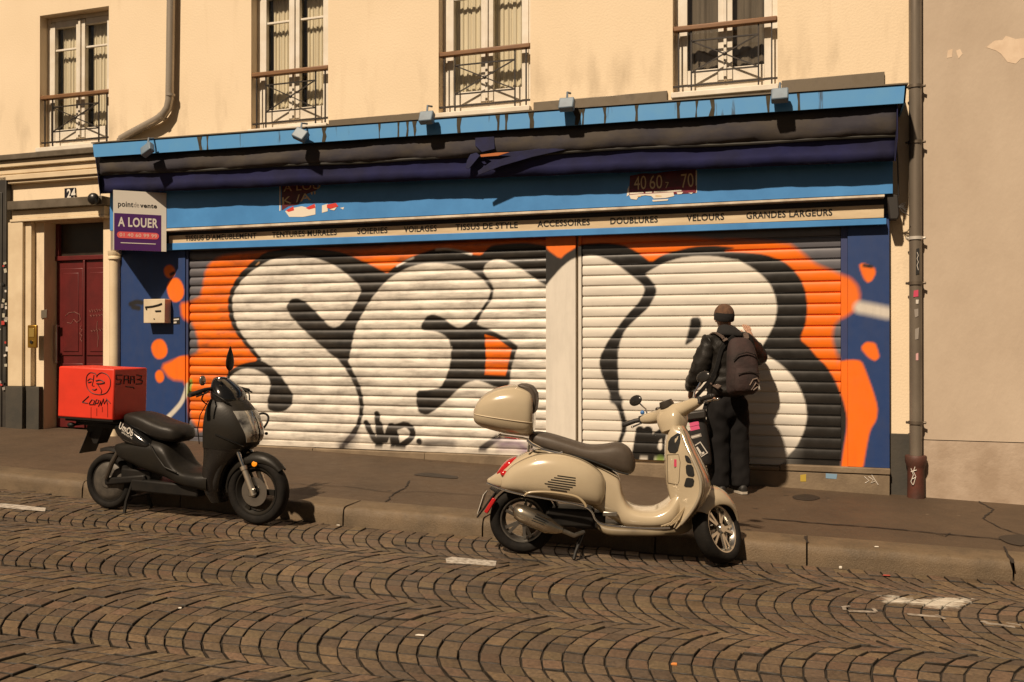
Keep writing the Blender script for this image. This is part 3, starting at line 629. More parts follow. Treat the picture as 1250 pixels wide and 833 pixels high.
def painted_sheet(name, xs, prof, base, m, parent, ang=40):
    """sheet swept along X from a list of (y, z) profile points, sprayed with the graffiti layers"""
    nx, nz = len(xs), len(prof); org = ORG[parent.name]
    V = np.zeros((nz, nx, 3)); V[:,:,0] = xs; V[:,:,1] = np.array([p[0] for p in prof])[:,None]; V[:,:,2] = np.array([p[1] for p in prof])[:,None]
    V = V.reshape(-1, 3); ii = np.arange((nz-1)*nx).reshape(nz-1, nx)[:, :-1].ravel()
    F = np.stack([ii, ii+1, ii+nx+1, ii+nx], 1)
    me = bpy.data.meshes.new(name); me.from_pydata((V-np.array(org)).tolist(), [], F.tolist()); me.update()
    C = np.ones((len(V), 4), np.float32); C[:, :3] = paint(V[:, [0, 2]], base)
    a = me.color_attributes.new('paint', 'FLOAT_COLOR', 'POINT'); a.data.foreach_set('color', C.ravel())
    finish(me, m, ang); o = bpy.data.objects.new(name, me); COL.objects.link(o); o.parent = parent; ORG[o.name] = org; return o
SHM = paint_mat('sprayed_shutter', .36, .72, .0, .06, (1.6, 1, 9)); SHR = paint_mat('sprayed_shutter_clean', .34, .22, .0, .05, (1.2, 1, 9)); PIM = paint_mat('sprayed_woodwork', .5, .18, 0, .08, (6, 6, 1))
def slats(z0, z1, pitch, bulge, groove, y0):
    prof = [(y0, z0), (y0-.012, z0+.004), (y0-.012, z0+.055), (y0, z0+.06)]; z = z0+.062
    while z < z1:
        prof += [(y0+groove, z), (y0+groove, z+.006)]
        for k in range(1, 9):
            t = k/9; prof.append((y0 - bulge*math.sin(PI*t)**.7, z+.006+(pitch-.012)*t))
        prof.append((y0, z+pitch-.005)); z += pitch
    return prof
SB = .355
def grid(a, b, s): return np.linspace(a, b, max(2, int(round((b-a)/s))+1))
XL0, XL1, XR0, XR1 = -7.105, -2.655, -2.275, .232
sh1 = painted_sheet('roller_shutter', grid(XL0, XL1, .012), slats(SB-.01, 2.74, .106, .013, .005, .034), BARE, SHM, shop); sh1['label'] = 'wide left roller shutter sprayed with the silver letters S and E'
sh2 = painted_sheet('roller_shutter', grid(XR0, XR1, .012), slats(SB+.0, 2.74, .106, .007, .010, .032), BARE, SHR, shop); sh2['label'] = 'right roller shutter sprayed with a silver letter B'
# mullion, pilasters, guide rails
def flat_prof(y, yb, z0, z1, s=.012): return [(yb, z0)] + [(y, z) for z in grid(z0, z1, s)] + [(yb, z1)]
def box_sheet(name, x0, x1, y, yb, z0, z1, base, m, parent, s=.012):
    o = painted_sheet(name, np.concatenate([[x0], grid(x0+1e-4, x1-1e-4, s), [x1]]), flat_prof(y, yb, z0, z1, s), base, m, parent)
    me = o.data; co = np.zeros(len(me.vertices)*3); me.vertices.foreach_get('co', co); co = co.reshape(-1, 3); org = ORG[parent.name]
    e = (np.abs(co[:,0]+org.x-x0) < 5e-5) | (np.abs(co[:,0]+org.x-x1) < 5e-5); co[e, 1] = yb-org.y; me.vertices.foreach_set('co', co.ravel()); me.update(); me.set_sharp_from_angle(angle=R(30)); return o
box_sheet('mullion', -2.652, -2.335, -.01, .05, SB-.02, 2.72, (.16,.17,.25), PIM, shop)
box_sheet('guide_rail', -2.308, -2.277, .0, .05, SB-.02, 2.72, (.45,.42,.38), PIM, shop)
box_sheet('guide_rail', XL0-.035, XL0-.003, .002, .05, SB-.0, 2.72, (.03,.045,.12), PIM, shop)
box_sheet('guide_rail', XR1+.003, XR1+.06, .004, .05, SB-.0, 2.72, (.03,.045,.14), PIM, shop)
zl = zwalk(-7.6, 0)
box_sheet('pilaster', -8.085, XL0-.037, -.012, .058, zl-.05, 2.72, PBLUE, PIM, shop)
box_sheet('pilaster', XR1+.062, .655, -.012, .058, SB+.02, 2.72, PBLUE, PIM, shop)
# stone sill under the shutters
STN = mat('sill_stone', (.24, .18, .115), .75, c2=(.13, .095, .06), scale=3.5, bump=.35, bscale=35, lo=.3, hi=.7)
mb = MB(); zb(-7.1, -5.4, -.1, SB-.012, -.035, .057, mb); zb(-5.395, -4.02, -.1, SB-.016, -.032, .057, mb); zb(-4.015, -2.6, -.1, SB-.012, -.036, .057, mb); zb(-2.595, -1.2, -.1, SB-.03, -.03, .057, mb); zb(-1.195, .655, -.1, SB-.045, -.035, .057, mb); zb(-1.19, -.32, SB-.043, SB-.008, -.045, .057, mb); zb(-.315, .66, SB-.041, SB+.017, -.045, .057, mb)
sill = obj('stone_sill', mb, STN, shop, bevel=.008)
for P, m in (([(977, 580), (984, 579), (984, 588), (977, 588)], mat('chalk_yellow', (.42, .30, .04), .8)), ([(1008, 578), (1022, 579), (1021, 585), (1008, 584)], mat('sticker_blue', (.18, .30, .42), .6))):
    mb = MB(); panel(mb, P, -.0375, .002); obj('sticker', mb, m, sill)
for P in ([(1055, 582), (1061, 587), (1056, 590)], [(1060, 582), (1066, 586), (1063, 590), (1068, 588)], [(1064, 580), (1072, 592)]):
    mb = MB(); mb.tube(ppx(P, -.037), .004, 5); obj('scribble', mb, SC[0], sill)
# header, lettered strip, name board
mb = MB(); zb(-8.1, .655, 2.722, 3.75, -.04, .055, mb); obj('header_box', mb, mat('header_dark', (.012, .013, .018), .6), shop)
LBLUE = mat('sky_blue_paint', (.065, .26, .60), .45, c2=(.05, .21, .50), scale=2.5, bump=.06, bscale=20)
CRM = mat('strip_cream', (.66, .54, .36), .5, c2=(.52, .40, .25), scale=3, stretch=(1, 1, 6))
def slab(pts, Y, depth, name, m, parent, bev=.003):
    mb = MB(); panel(mb, pts, Y, depth); return obj(name, mb, m, parent, bevel=bev)
slab([(196, 297.5), (1082, 266.5), (1082, 274), (196, 306)], -.09, .045, 'lower_trim', LBLUE, shop)
strip = slab([(206, 288), (1079, 250), (1079, 266), (206, 298.5)], -.085, .042, 'lettered_strip', CRM, shop)
slab([(200, 279.5), (1080, 237.5), (1080, 240.5), (200, 282.5)], -.17, .128, 'cream_moulding', mat('moulding_cream', (.70, .62, .5), .5, c2=(.4, .33, .25), scale=5), shop, .004)
name = slab([(134, 215), (1090, 165), (1090, 236.5), (134, 282)], -.165, .123, 'name_board', LBLUE, shop)
BLK = mat('letter_black', (.012, .011, .010), .5)
def zc(px, top): return lerp(289+0, 250.5, (px-206)/873) if top else lerp(298, 266, (px-206)/873)
for wd, a, b in (("TISSUS D'AMEUBLEMENT", 226, 313), ('TENTURES MURALES', 332, 411), ('SOIERIES', 436, 473), ('VOILAGES', 493, 533), ('TISSUS DE STYLE', 556, 632), ('ACCESSOIRES', 656, 720), ('DOUBLURES', 745, 803), ('VELOURS', 838, 884), ('GRANDES LARGEURS', 911, 1016)):
    f = lambda x: lerp(zc(x, True), zc(x, False), .66)
    letter('lettering', wd, at(a, f(a), -.0875), at(b, f(b), -.0875), .064, BLK, strip, .022)
# torn stickers on the name board
STKD = mat('sticker_maroon', (.055, .008, .012), .5, c2=(.12, .012, .02), scale=14); STKW = mat('sticker_paper', (.72, .66, .56), .6); STKR = mat('sticker_scarlet', (.60, .04, .025), .5); STKC = mat('sticker_cream', (.62, .47, .27), .5)
def dec(P, m, k, nm='torn_sticker'): mb = MB(); panel(mb, P, -.1665-.0006*k, .0005); return obj(nm, mb, m, name)
dec([(344, 222), (388, 218), (387, 232), (372, 238), (364, 250), (352, 252), (344, 257)], STKD, 1)
dec([(341, 224), (342.5, 224), (342.5, 257), (341, 258)], STKW, 1)
dec([(348, 258), (358, 254), (368, 252), (378, 254), (385, 250), (385, 262), (370, 265), (353, 265)], STKW, 2); dec([(349, 257), (358, 252), (359, 257), (352, 259)], STKR, 3); dec([(373, 254), (384, 249), (385, 254), (377, 256)], STKR, 3)
dec([(393, 251), (400, 249), (400, 258), (393, 260)], STKW, 2); dec([(399, 250), (410, 248), (413, 252), (404, 255), (399, 254)], STKR, 3); dec([(402, 256), (411, 253), (408, 257)], STKW, 4); dec([(415, 254), (420, 253), (419, 256)], STKW, 2)
letter('lettering', 'A LOU', at(346, 234, -.1695), at(391, 230.5, -.1695), .085, STKC, name, .01)
letter('lettering', "K /A''", at(345, 250, -.1695), at(386, 243, -.1695), .085, STKC, name, .01)
dec([(769, 215), (784, 212), (800, 212), (812, 210), (850, 206), (850, 236), (830, 237), (800, 239), (768, 237)], STKD, 1)
dec([(766, 231), (768, 227), (768, 238), (765, 240)], STKW, 2); dec([(849.2, 208), (850.8, 208), (850.8, 235), (849.2, 236)], STKW, 2)
dec([(768, 231.5), (850, 226.5), (850, 235), (834, 236), (800, 238), (768, 239)], mat('sticker_crimson', (.20, .012, .035), .5, c2=(.12, .01, .025), scale=20), 2)
dec([(768.5, 235.5), (785, 234.2), (786, 236), (769, 237.5)], STKW, 3); dec([(788, 234), (796, 233.6), (796, 235.4), (788, 236)], STKW, 3); dec([(798, 233.4), (816, 232.6), (832, 232), (832, 233.6), (815, 234.6), (798, 235.3)], STKW, 3)
dec([(768, 238.4), (780, 237.2), (797, 236.4), (822, 234.8), (823, 239.5), (812, 242), (798, 242.6), (795, 239.5), (788, 238.6), (780, 239.6), (777, 244), (770, 243)], STKW, 4); dec([(796, 244.2), (816, 243), (815, 245), (797, 246.3)], STKW, 4); dec([(826, 235), (834, 234.4), (832, 237), (827, 237.4)], STKW, 4); dec([(840, 235.6), (846, 235.2), (844, 237)], STKW, 4)
for q_, w_ in ((778, 9), (800, 15)): dec([(q_, 239.4 if q_ < 790 else 238.2), (q_+w_*.5, 239), (q_+w_*.5, 240.2), (q_, 240.6)], STKC, 5)
for wd, a, b, y0, y1 in (('40', 774, 789, 232, 231), ('60', 793, 808.5, 231, 230), ('7', 812, 816, 230, 230), ('70', 832, 847, 229.5, 228)): letter('lettering', wd, at(a, y0, -.1695), at(b, y1, -.1695), .135 if wd != '7' else .06, STKC, name, .0)
# canopy with its blue edge board, zinc flashing above
FL, FR = (113, 176, 1107, 104), (115, 192, 1105, 126)
a, b, c, d = at(113, 176, -.45), at(1107, 104, -.45), at(1105, 126, -.45), at(115, 192, -.45)
mb = MB(); V = [a, b, c, d]
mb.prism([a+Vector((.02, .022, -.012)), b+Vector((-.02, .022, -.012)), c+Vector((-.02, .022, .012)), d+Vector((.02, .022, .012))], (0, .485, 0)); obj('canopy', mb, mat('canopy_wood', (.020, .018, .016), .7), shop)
mb = MB(); mb.prism(V, (0, .02, 0)); mb.prism([b, b+Vector((0, .0, 0))+Vector((0, .5, .0)), c+Vector((0, .5, 0)), c], (-.015, 0, 0))
def edge_mat():
    m, nt, P, L = nodes('weathered_edge_board'); N = nt.nodes.new; tc = N('ShaderNodeTexCoord')
    mp = N('ShaderNodeMapping'); mp.inputs['Scale'].default_value = (2.6, 1, .35); L(tc.outputs['Object'], mp.inputs['Vector'])
    n = N('ShaderNodeTexNoise'); n.inputs['Scale'].default_value = 2.4; n.inputs['Detail'].default_value = 5; n.inputs['Roughness'].default_value = .6; L(mp.outputs['Vector'], n.inputs['Vector'])
    r = N('ShaderNodeMapRange'); r.inputs['From Min'].default_value = .60; r.inputs['From Max'].default_value = .66; L(n.outputs['Fac'], r.inputs['Value'])
    n2 = N('ShaderNodeTexNoise'); n2.inputs['Scale'].default_value = 7; n2.inputs['Detail'].default_value = 5; L(tc.outputs['Object'], n2.inputs['Vector'])
    x = N('ShaderNodeMix'); x.data_type = 'RGBA'; x.inputs['A'].default_value = (.065, .27, .62, 1); x.inputs['B'].default_value = (.10, .31, .58, 1); L(n2.outputs['Fac'], x.inputs['Factor'])
    y = N('ShaderNodeMix'); y.data_type = 'RGBA'; y.inputs['B'].default_value = (.028, .022, .014, 1); L(x.outputs['Result'], y.inputs['A']); L(r.outputs['Result'], y.inputs['Factor']); L(y.outputs['Result'], P.inputs['Base Color']); P.inputs['Roughness'].default_value = .5
    return m
edge = obj('edge_board', mb, edge_mat(), shop)
MOSS = mat('moss_dirt', (.030, .024, .014), .9, c2=(.06, .05, .03), scale=12)
for px, wd in ((244, 5), (253, 2), (395, 6), (463, 2), (486, 2), (497, 3), (506, 4), (560, 6), (608, 5), (618, 3), (649, 6), (704, 8), (712, 3), (738, 4), (777, 3), (828, 4), (850, 3), (869, 6), (938, 5), (975, 3)):
    t = (px-113)/994; y0, y1 = lerp(176, 104, t), lerp(192, 126, t); u = lambda a, b: NR.uniform(a, b)*wd
    P = [(px-u(.4, .9), y0), (px+u(.4, .9), y0-.3), (px+u(.3, .7), lerp(y0, y1, .3)), (px+u(.1, .6), lerp(y0, y1, .6)), (px+u(.1, .7), y1), (px-u(.1, .7), y1), (px-u(.1, .5), lerp(y0, y1, .5))]
    mb = MB(); panel(mb, P, -.4525, .002); obj('dirt_run', mb, MOSS, edge)
ZN = mat('zinc_flashing', (.20, .165, .12), .45, c2=(.11, .09, .065), scale=6, metal=.35, rvar=.15, stretch=(1, 1, 1))
for xa, xb in ((-7.9, -6.30), (-5.23, -3.95), (-2.80, -1.40), (-.30, .62)):
    mb = MB(); tA = (xa+8.1)/8.87; zl_ = lerp(3.87, 3.77, tA); zb(xa, xb, zl_, 4.00 if xa < -6 else 4.06, .03, .058, mb); obj('flashing', mb, ZN, shop, bevel=.004)
mb = MB(); mb.prism([a+Vector((-.012, -.012, .006)), b+Vector((.012, -.012, .006)), b+Vector((.012, .5, .06)), a+Vector((-.012, .5, .06))], (0, 0, .012)); obj('zinc_cover', mb, ZN, shop)

# ------------------------------------------------------------------ retracted awning
awn = thing('awning', (-3.7, -.36, 3.2), 'dirty folded navy cloth awning under the blue canopy edge', 'awning')
NAVY = mat('awning_navy', (.010, .013, .088), .85, c2=(.008, .009, .045), scale=2.0, bump=.3, bscale=14)
DIRT = mat('awning_dirty_cloth', (.055, .045, .036), .85, c2=(.026, .024, .034), scale=3.2, bump=.4, bscale=12, stretch=(.5, 1, 1), lo=.38, hi=.6)
def cloth(name, rows, m, n=150, amp=.006, thick=.004):
    """rows: list of (left px point, right px point, Y) ; wavy sheet swept between the two ends"""
    G = []
    for li, (pl, pr, Y) in enumerate(rows):
        A, B = at(*pl, Y), at(*pr, Y); G.append([A.lerp(B, k/n) for k in range(n+1)])
    mb = MB(); vs_ = []
    for li, r in enumerate(G):
        vs_.append([mb.bm.verts.new((p.x, p.y + amp*(math.sin(p.x*5.1+li*.9)+.6*math.sin(p.x*13.7+li*2.1)+.5*math.sin(p.x*29+li)), p.z + amp*.6*math.sin(p.x*7.3+li*1.4))) for p in r])
    for r, q in zip(vs_, vs_[1:]):
        for k in range(n): mb.bm.faces.new((r[k], r[k+1], q[k+1], q[k]))
    o = obj(name, mb, m, awn, ang=70); s = o.modifiers.new('solid', 'SOLIDIFY'); s.thickness = thick; return o
def LR(yl, yr, Y): return ((122, yl), (1094, yr), Y)
cloth('cloth', [LR(188, 122, -.35), LR(198, 133, -.385), LR(204, 146, -.40), LR(209, 157, -.398), LR(213, 163, -.375), LR(215, 167, -.345)], DIRT, amp=.007)
cloth('valance', [LR(212, 165, -.35), LR(216, 170, -.333), LR(226, 184, -.322), LR(237, 197, -.316)], NAVY, amp=.004)
hl = [at(122, 213.5, -.355), at(1094, 166, -.355)]; mb = MB(); mb.tube([hl[0].lerp(hl[1], k/40) + Vector((0, .004*math.sin(k*1.3), .006*math.sin(k*.7))) for k in range(41)], .017, 8); obj('front_bar', mb, mat('awning_bar', (.010, .009, .010), .7, c2=(.022, .02, .012), scale=3), awn)
for xl_, xr_ in ((113, 122),):
    P = [at(116, 192, -.44), at(124, 192, -.06), at(124, 230, -.12), at(122, 240, -.36), at(119, 214, -.41)]; mb = MB(); mb.prism(P, (.006, 0, 0)); obj('end_flap', mb, NAVY, awn)
P = [at(1096, 126, -.42), at(1088, 126, -.06), at(1088, 190, -.10), at(1093, 197, -.35), at(1096, 168, -.40)]; mb = MB(); mb.prism(P, (-.006, 0, 0)); obj('end_flap', mb, NAVY, awn)
# the torn loose fold in the middle
FLAP = mat('flap_navy', (.008, .010, .055), .9, c2=(.006, .007, .03), scale=6, bump=.4, bscale=20)
def fold(P, Y, m, d=.02, nm='torn_flap'):
    mb = MB(); mb.prism([at(x, y, Y+dy) for x, y, dy in P], (.0, d, .0)); return obj(nm, mb, m, awn, bevel=.004)
fold([(580, 168, .0), (603, 166, 0), (604, 182, -.02), (588, 186, -.03), (580, 178, -.01)], -.405, FLAP, .008)
fold([(584, 190, -.02), (606, 187, -.02), (640, 184, -.01), (662, 181, 0), (690, 178, 0), (712, 172, .01), (690, 183, 0), (650, 192, -.01), (612, 203, -.02), (584, 214, -.03), (583, 209, -.03), (600, 197, -.02)], -.385, FLAP, .008)
fold([(586, 189, -.02), (606, 186.5, -.02), (622, 186, -.02), (608, 190.5, -.02), (587, 192, -.02)], -.41, mat('awning_orange_lining', (.42, .13, .035), .8), .006)
fold([(577, 183, 0), (586, 190, -.02), (572, 207, -.02), (568, 205, -.02), (570, 196, 0)], -.385, FLAP, .008)
# brackets and frayed ropes at the right end
fr_ = thing('awning_bracket', at(1090, 262, -.15), 'dark rusty bracket with frayed rope at the right end of the name board', 'bracket')
mb = MB(); panel(mb, [(1082, 236), (1096, 238), (1098, 262), (1096, 268), (1086, 268), (1084, 250)], -.14, .12); obj('plate', mb, mat('black_iron2', (.02, .017, .015), .6), fr_, bevel=.01)
mb = MB(); p = at(1097, 252, -.13)
for k in range(7): mb.tube([p, p+Vector((.03+.01*k % .03, -.01, .02-.012*k)), p+Vector((.05+NR.uniform(0, .04), -.01+NR.uniform(-.02, .02), .03-.02*k))], .004, 5)
mb.tube([at(1094, 168, -.3), at(1096, 200, -.2), at(1097, 240, -.14)], .008, 6)
obj('rope', mb, mat('black_iron2', (.02, .017, .015), .6), fr_)

# ------------------------------------------------------------------ five little spotlights along the canopy edge
SPT = mat('spotlight_grey', (.15, .21, .27), .5, c2=(.11, .15, .20), scale=8)
spots = [(180, 183, -.5, 'leftmost small grey spotlight on the canopy edge near the drainpipe'), (367, 165, .45, 'small grey spotlight tilted sideways below the second window'), (521, 144, .0, 'small grey spotlight at the left of the third window'), (692, 128, .0, 'middle grey spotlight between third and fourth windows'), (952, 117, .0, 'rightmost small grey spotlight below the fourth window')]
for px, py, tilt, lab in spots:
    p = at(px, py, -.56); e = at(px, py-8, -.45)
    s = thing('spotlight', e, lab, 'spotlight', 'spotlights along the canopy edge')
    M = Matrix.Rotation(tilt, 3, 'Y') @ Matrix.Rotation(R(-25), 3, 'X')
    mb = MB(); mb.box(p, (.15, .075, .125), M); obj('housing', mb, SPT, s, bevel=.012)
    mb = MB(); mb.box(p + M @ Vector((0, .037, 0)), (.128, .006, .103), M); obj('glass', mb, mat('lamp_glass_off', (.10, .11, .11), .15), s)
    mb = MB(); mb.tube([p + Vector((0, 0, .03)), (p.x, p.y+.02, e.z+.03), (p.x, -.43, e.z+.05)], .011, 8); obj('arm', mb, SPT, s)

# ------------------------------------------------------------------ V-shaped letting board
ap_b, ap_t = at(138, 305, -.55), at(138, 232, -.55); wr_b = at(203, 304, -.17)
zb0, zt0 = ap_b.z, ap_t.z
vb = thing('letting_board', (ap_b.x, -.2, zb0), 'white and purple V-shaped letting board reading A LOUER', 'sign')
A0 = Vector((ap_b.x, -.55, 0)); B0 = Vector((wr_b.x, -.17, 0)); C0 = Vector((ap_b.x-.36, -.02, 0))
WB = mat('board_white', (.76, .72, .64), .4); PUR = mat('board_purple', (.085, .022, .14), .4); PNK = mat('board_coral', (.80, .13, .13), .4)
ex = (B0-A0).normalized(); nn = Vector((ex.y, -ex.x, 0))     # outward (towards the street on the right)
Lb = (B0-A0).length; Hb = zt0-zb0
def bp(u, v, o=0): return A0 + ex*(u*Lb) + Vector((0, 0, zb0+v*Hb)) + nn*o
mb = MB(); mb.prism([bp(0, 0), bp(1, 0), bp(1, 1), bp(0, 1)], nn*-.008)
for_l = [A0+Vector((-.004, .012, zb0)), C0+Vector((0, 0, zb0)), C0+Vector((0, 0, zt0)), A0+Vector((-.004, .012, zt0))]; mb.prism(for_l, (.008, .004, 0)); obj('board', mb, WB, vb)
mb = MB(); mb.prism([bp(.02, .0, .002), bp(.90, 0, .002), bp(.90, .615, .002), bp(.02, .615, .002)], nn*-.0015); obj('purple_field', mb, PUR, vb)
mb = MB(); pts = []
for s, cx_ in ((1, .80), (-1, .13)):
    for k in range(9):
        t = -PI/2 + PI*k/8; pts.append(bp(cx_ + s*.06*math.cos(t), .255 + .055*math.sin(t)*s, .0045))
mb.prism(pts, nn*-.0015); obj('coral_band', mb, PNK, vb)
letter('lettering', 'A LOUER', bp(.09, .40, .0028), bp(.84, .40, .0028), .155*Hb, WB, vb, .028)
letter('lettering', '01 40 60 99 99', bp(.12, .228, .0052), bp(.82, .228, .0052), .06*Hb, mat('phone_pale', (.8, .55, .45), .5), vb, .012)
letter('lettering', 'point', bp(.09, .73, .001), bp(.375, .73, .001), .085*Hb, BLK, vb, .02); letter('lettering', 'de', bp(.385, .73, .001), bp(.48, .73, .001), .085*Hb, mat('letter_grey', (.3, .27, .24), .5), vb, 0); letter('lettering', 'vente', bp(.50, .73, .001), bp(.82, .73, .001), .065*Hb, BLK, vb, .03)
mb = MB(); mb.prism([bp(.14, .115, .004), bp(.80, .115, .004), bp(.80, .128, .004), bp(.14, .128, .004)], nn*-.001); obj('small_print_line', mb, WB, vb)

# ------------------------------------------------------------------ letter box on the left pilaster
lb = thing('letter_box', at(192, 394, -.08), 'cream metal letter box with a black scrawl on the blue pilaster', 'letter box')
q = lambda zx, zy: (140+zx/3.47, 280+zy/3.47)
a = at(*q(122, 398), -.13); b = at(*q(206, 295), -.13); mb = MB(); zb(a.x, b.x+.02, a.z, b.z, -.13, -.014, mb); obj('box', mb, mat('letterbox_cream', (.66, .56, .41), .45, c2=(.58, .48, .34), scale=6), lb, bevel=.006)
mb = MB(); mb.tube(ppx([q(131, 330), q(160, 327), q(185, 321), q(200, 315)], -.133), .010, 6); mb.tube(ppx([q(135, 340), q(131, 328)], -.133), .01, 6); mb.tube(ppx([q(172, 347), q(196, 346)], -.133), .009, 6); mb.tube(ppx([q(165, 380), q(169, 380)], -.133), .006, 6); obj('scrawl', mb, BLK, lb)
st = thing('sticker', at(*q(258, 400), -.016), 'small black and white sticker right of the letter box', 'sticker')
mb = MB(); panel(mb, [q(246, 374), q(276, 372), q(276, 402), q(246, 404)], -.0145, .002); obj('backing', mb, BLK, st)
mb = MB(); panel(mb, [q(250, 380), q(272, 378), q(272, 384), q(250, 386)], -.0165, .002); panel(mb, [q(250, 392), q(262, 391), q(262, 398), q(250, 399)], -.0165, .002); obj('print', mb, SC[0], st)

# ------------------------------------------------------------------ drainpipes
ZP = mat('zinc_pipe', (.42, .37, .31), .28, .35, c2=(.33, .285, .23), scale=4, rvar=.12, stretch=(1, 1, .4))
dp = thing('drainpipe', (-7.33, -.03, 3.9), 'bent zinc drainpipe running down between first and second windows', 'drainpipe')
Y = -.02; P = [at(209.5, -60, Y), at(208, 60, Y), at(207, 122, Y), at(205, 132, Y), at(199, 141, Y), at(190, 147, Y), at(160, 163, Y+.02), at(148, 170, Y+.03)]
mb = MB(); mb.tube([P[0]+Vector((0, 0, 1.5))]+P, .05, 16); obj('pipe', mb, ZP, dp, ang=50)
mb = MB(); c = at(198, 142, Y); d_ = (P[5]-P[4]).normalized(); mb.tube([c-d_*.02, c+d_*.02], .058, 16); c = at(208, 118, Y); mb.tube([c, c+Vector((0, 0, .03))], .056, 16); obj('collar', mb, ZP, dp)
mb = MB(); c = at(140.5, 312, -.03); g = zwalk(c.x, 0); mb.tube([(c.x, -.03, g-.02), (c.x, -.03, c.z)], .066, 16); mb.lathe([(.066, -.06), (.082, -.05), (.082, -.02), (.074, -.01), (.08, .0), (.085, .05), (.0, .05)], c, (0, 0, 1), 16); obj('lower_pipe', mb, CREAM, dp, ang=50)
mb = MB(); mb.tube([P[-1], (P[-1].x-.05, -.01, 3.75), (c.x, -.03, 3.5), (c.x, -.03, c.z)], .05, 12); obj('hidden_run', mb, ZP, dp)
dr = thing('drainpipe', (.877, -.05, zwalk(.88, 0)), 'tall straight grey drainpipe with red cast iron foot right of the shop', 'drainpipe')
x = .875; Y = -.04; mb = MB(); z_f = at(1116, 556, Y).z; mb.tube([(x, Y, z_f-.02), (x, Y, 2), (x, Y, 5), (x+.01, Y, 8)], .055, 18); obj('pipe', mb, mat('old_pipe', (.23, .195, .155), .36, .3, c2=(.14, .115, .09), scale=3.5, rvar=.15, stretch=(1, 1, .5)), dr, ang=50)
for py in (106, 174, 291, 346, 516):
    z_ = at(1118, py, Y).z; mb = MB(); mb.tube([(x, Y, z_-.014), (x, Y, z_+.014)], .064, 18); mb.tube([(x+.06, Y, z_), (x+.085, Y-.01, z_)], .012, 8); mb.tube([(x-.06, Y, z_), (x-.08, Y-.01, z_)], .012, 8); mb.tube([(x, Y, z_), (x, .05, z_)], .012, 6); obj('clamp', mb, mat('white_clamp', (.6, .56, .5), .4, .3) if py == 291 else mat('clamp_steel', (.16, .13, .10), .5, .6), dr)
g = zwalk(x, 0); mb = MB(); mb.lathe([(.074, g-.02), (.072, z_f-.12), (.078, z_f-.10), (.092, z_f-.06), (.094, z_f-.01), (.088, z_f), (.05, z_f)], (x, Y, 0), (0, 0, 1), 20); ft = obj('iron_foot', mb, mat('rusty_iron', (.115, .035, .022), .6, c2=(.055, .028, .02), scale=6, bump=.2, bscale=30), dr, ang=50)
mb = MB()
for P in ([(1112, 572), (1115, 580), (1112, 588), (1114, 592)], [(1117, 570), (1115, 576), (1118, 582), (1115, 592)], [(1112, 576), (1119, 574)], [(1113, 585), (1118, 583)]): mb.tube(ppx(P, Y-.078), .004, 5)
obj('white_scrawl', mb, SC[0], ft)
def pst(P, m, k=0): mb = MB(); panel(mb, P, Y-.058, .012); obj('sticker', mb, m, dr)
pst([(1118.5, 304), (1122, 303), (1122, 334), (1118, 336)], BLK); pst([(1115.5, 355), (1121, 354), (1121, 362), (1115, 363)], mat('sticker_pink', (.55, .06, .12), .5)); pst([(1118, 366), (1121.5, 366), (1121, 371), (1118, 371)], SC[0]); pst([(1116, 378), (1121, 377), (1121, 386), (1117, 388)], SC[1]); pst([(1117, 402), (1122, 400), (1121, 414), (1117, 415)], SC[1]); pst([(1118, 432), (1121, 431), (1121, 440), (1118, 440)], mat('sticker_pale_pink', (.6, .35, .35), .5))
mb = MB(); mb.tube(ppx([(1119.5, 308), (1121, 312), (1119.5, 316), (1121, 320), (1119.5, 324), (1121, 330)], Y-.0595), .003, 5); obj('print', mb, SC[0], dr)
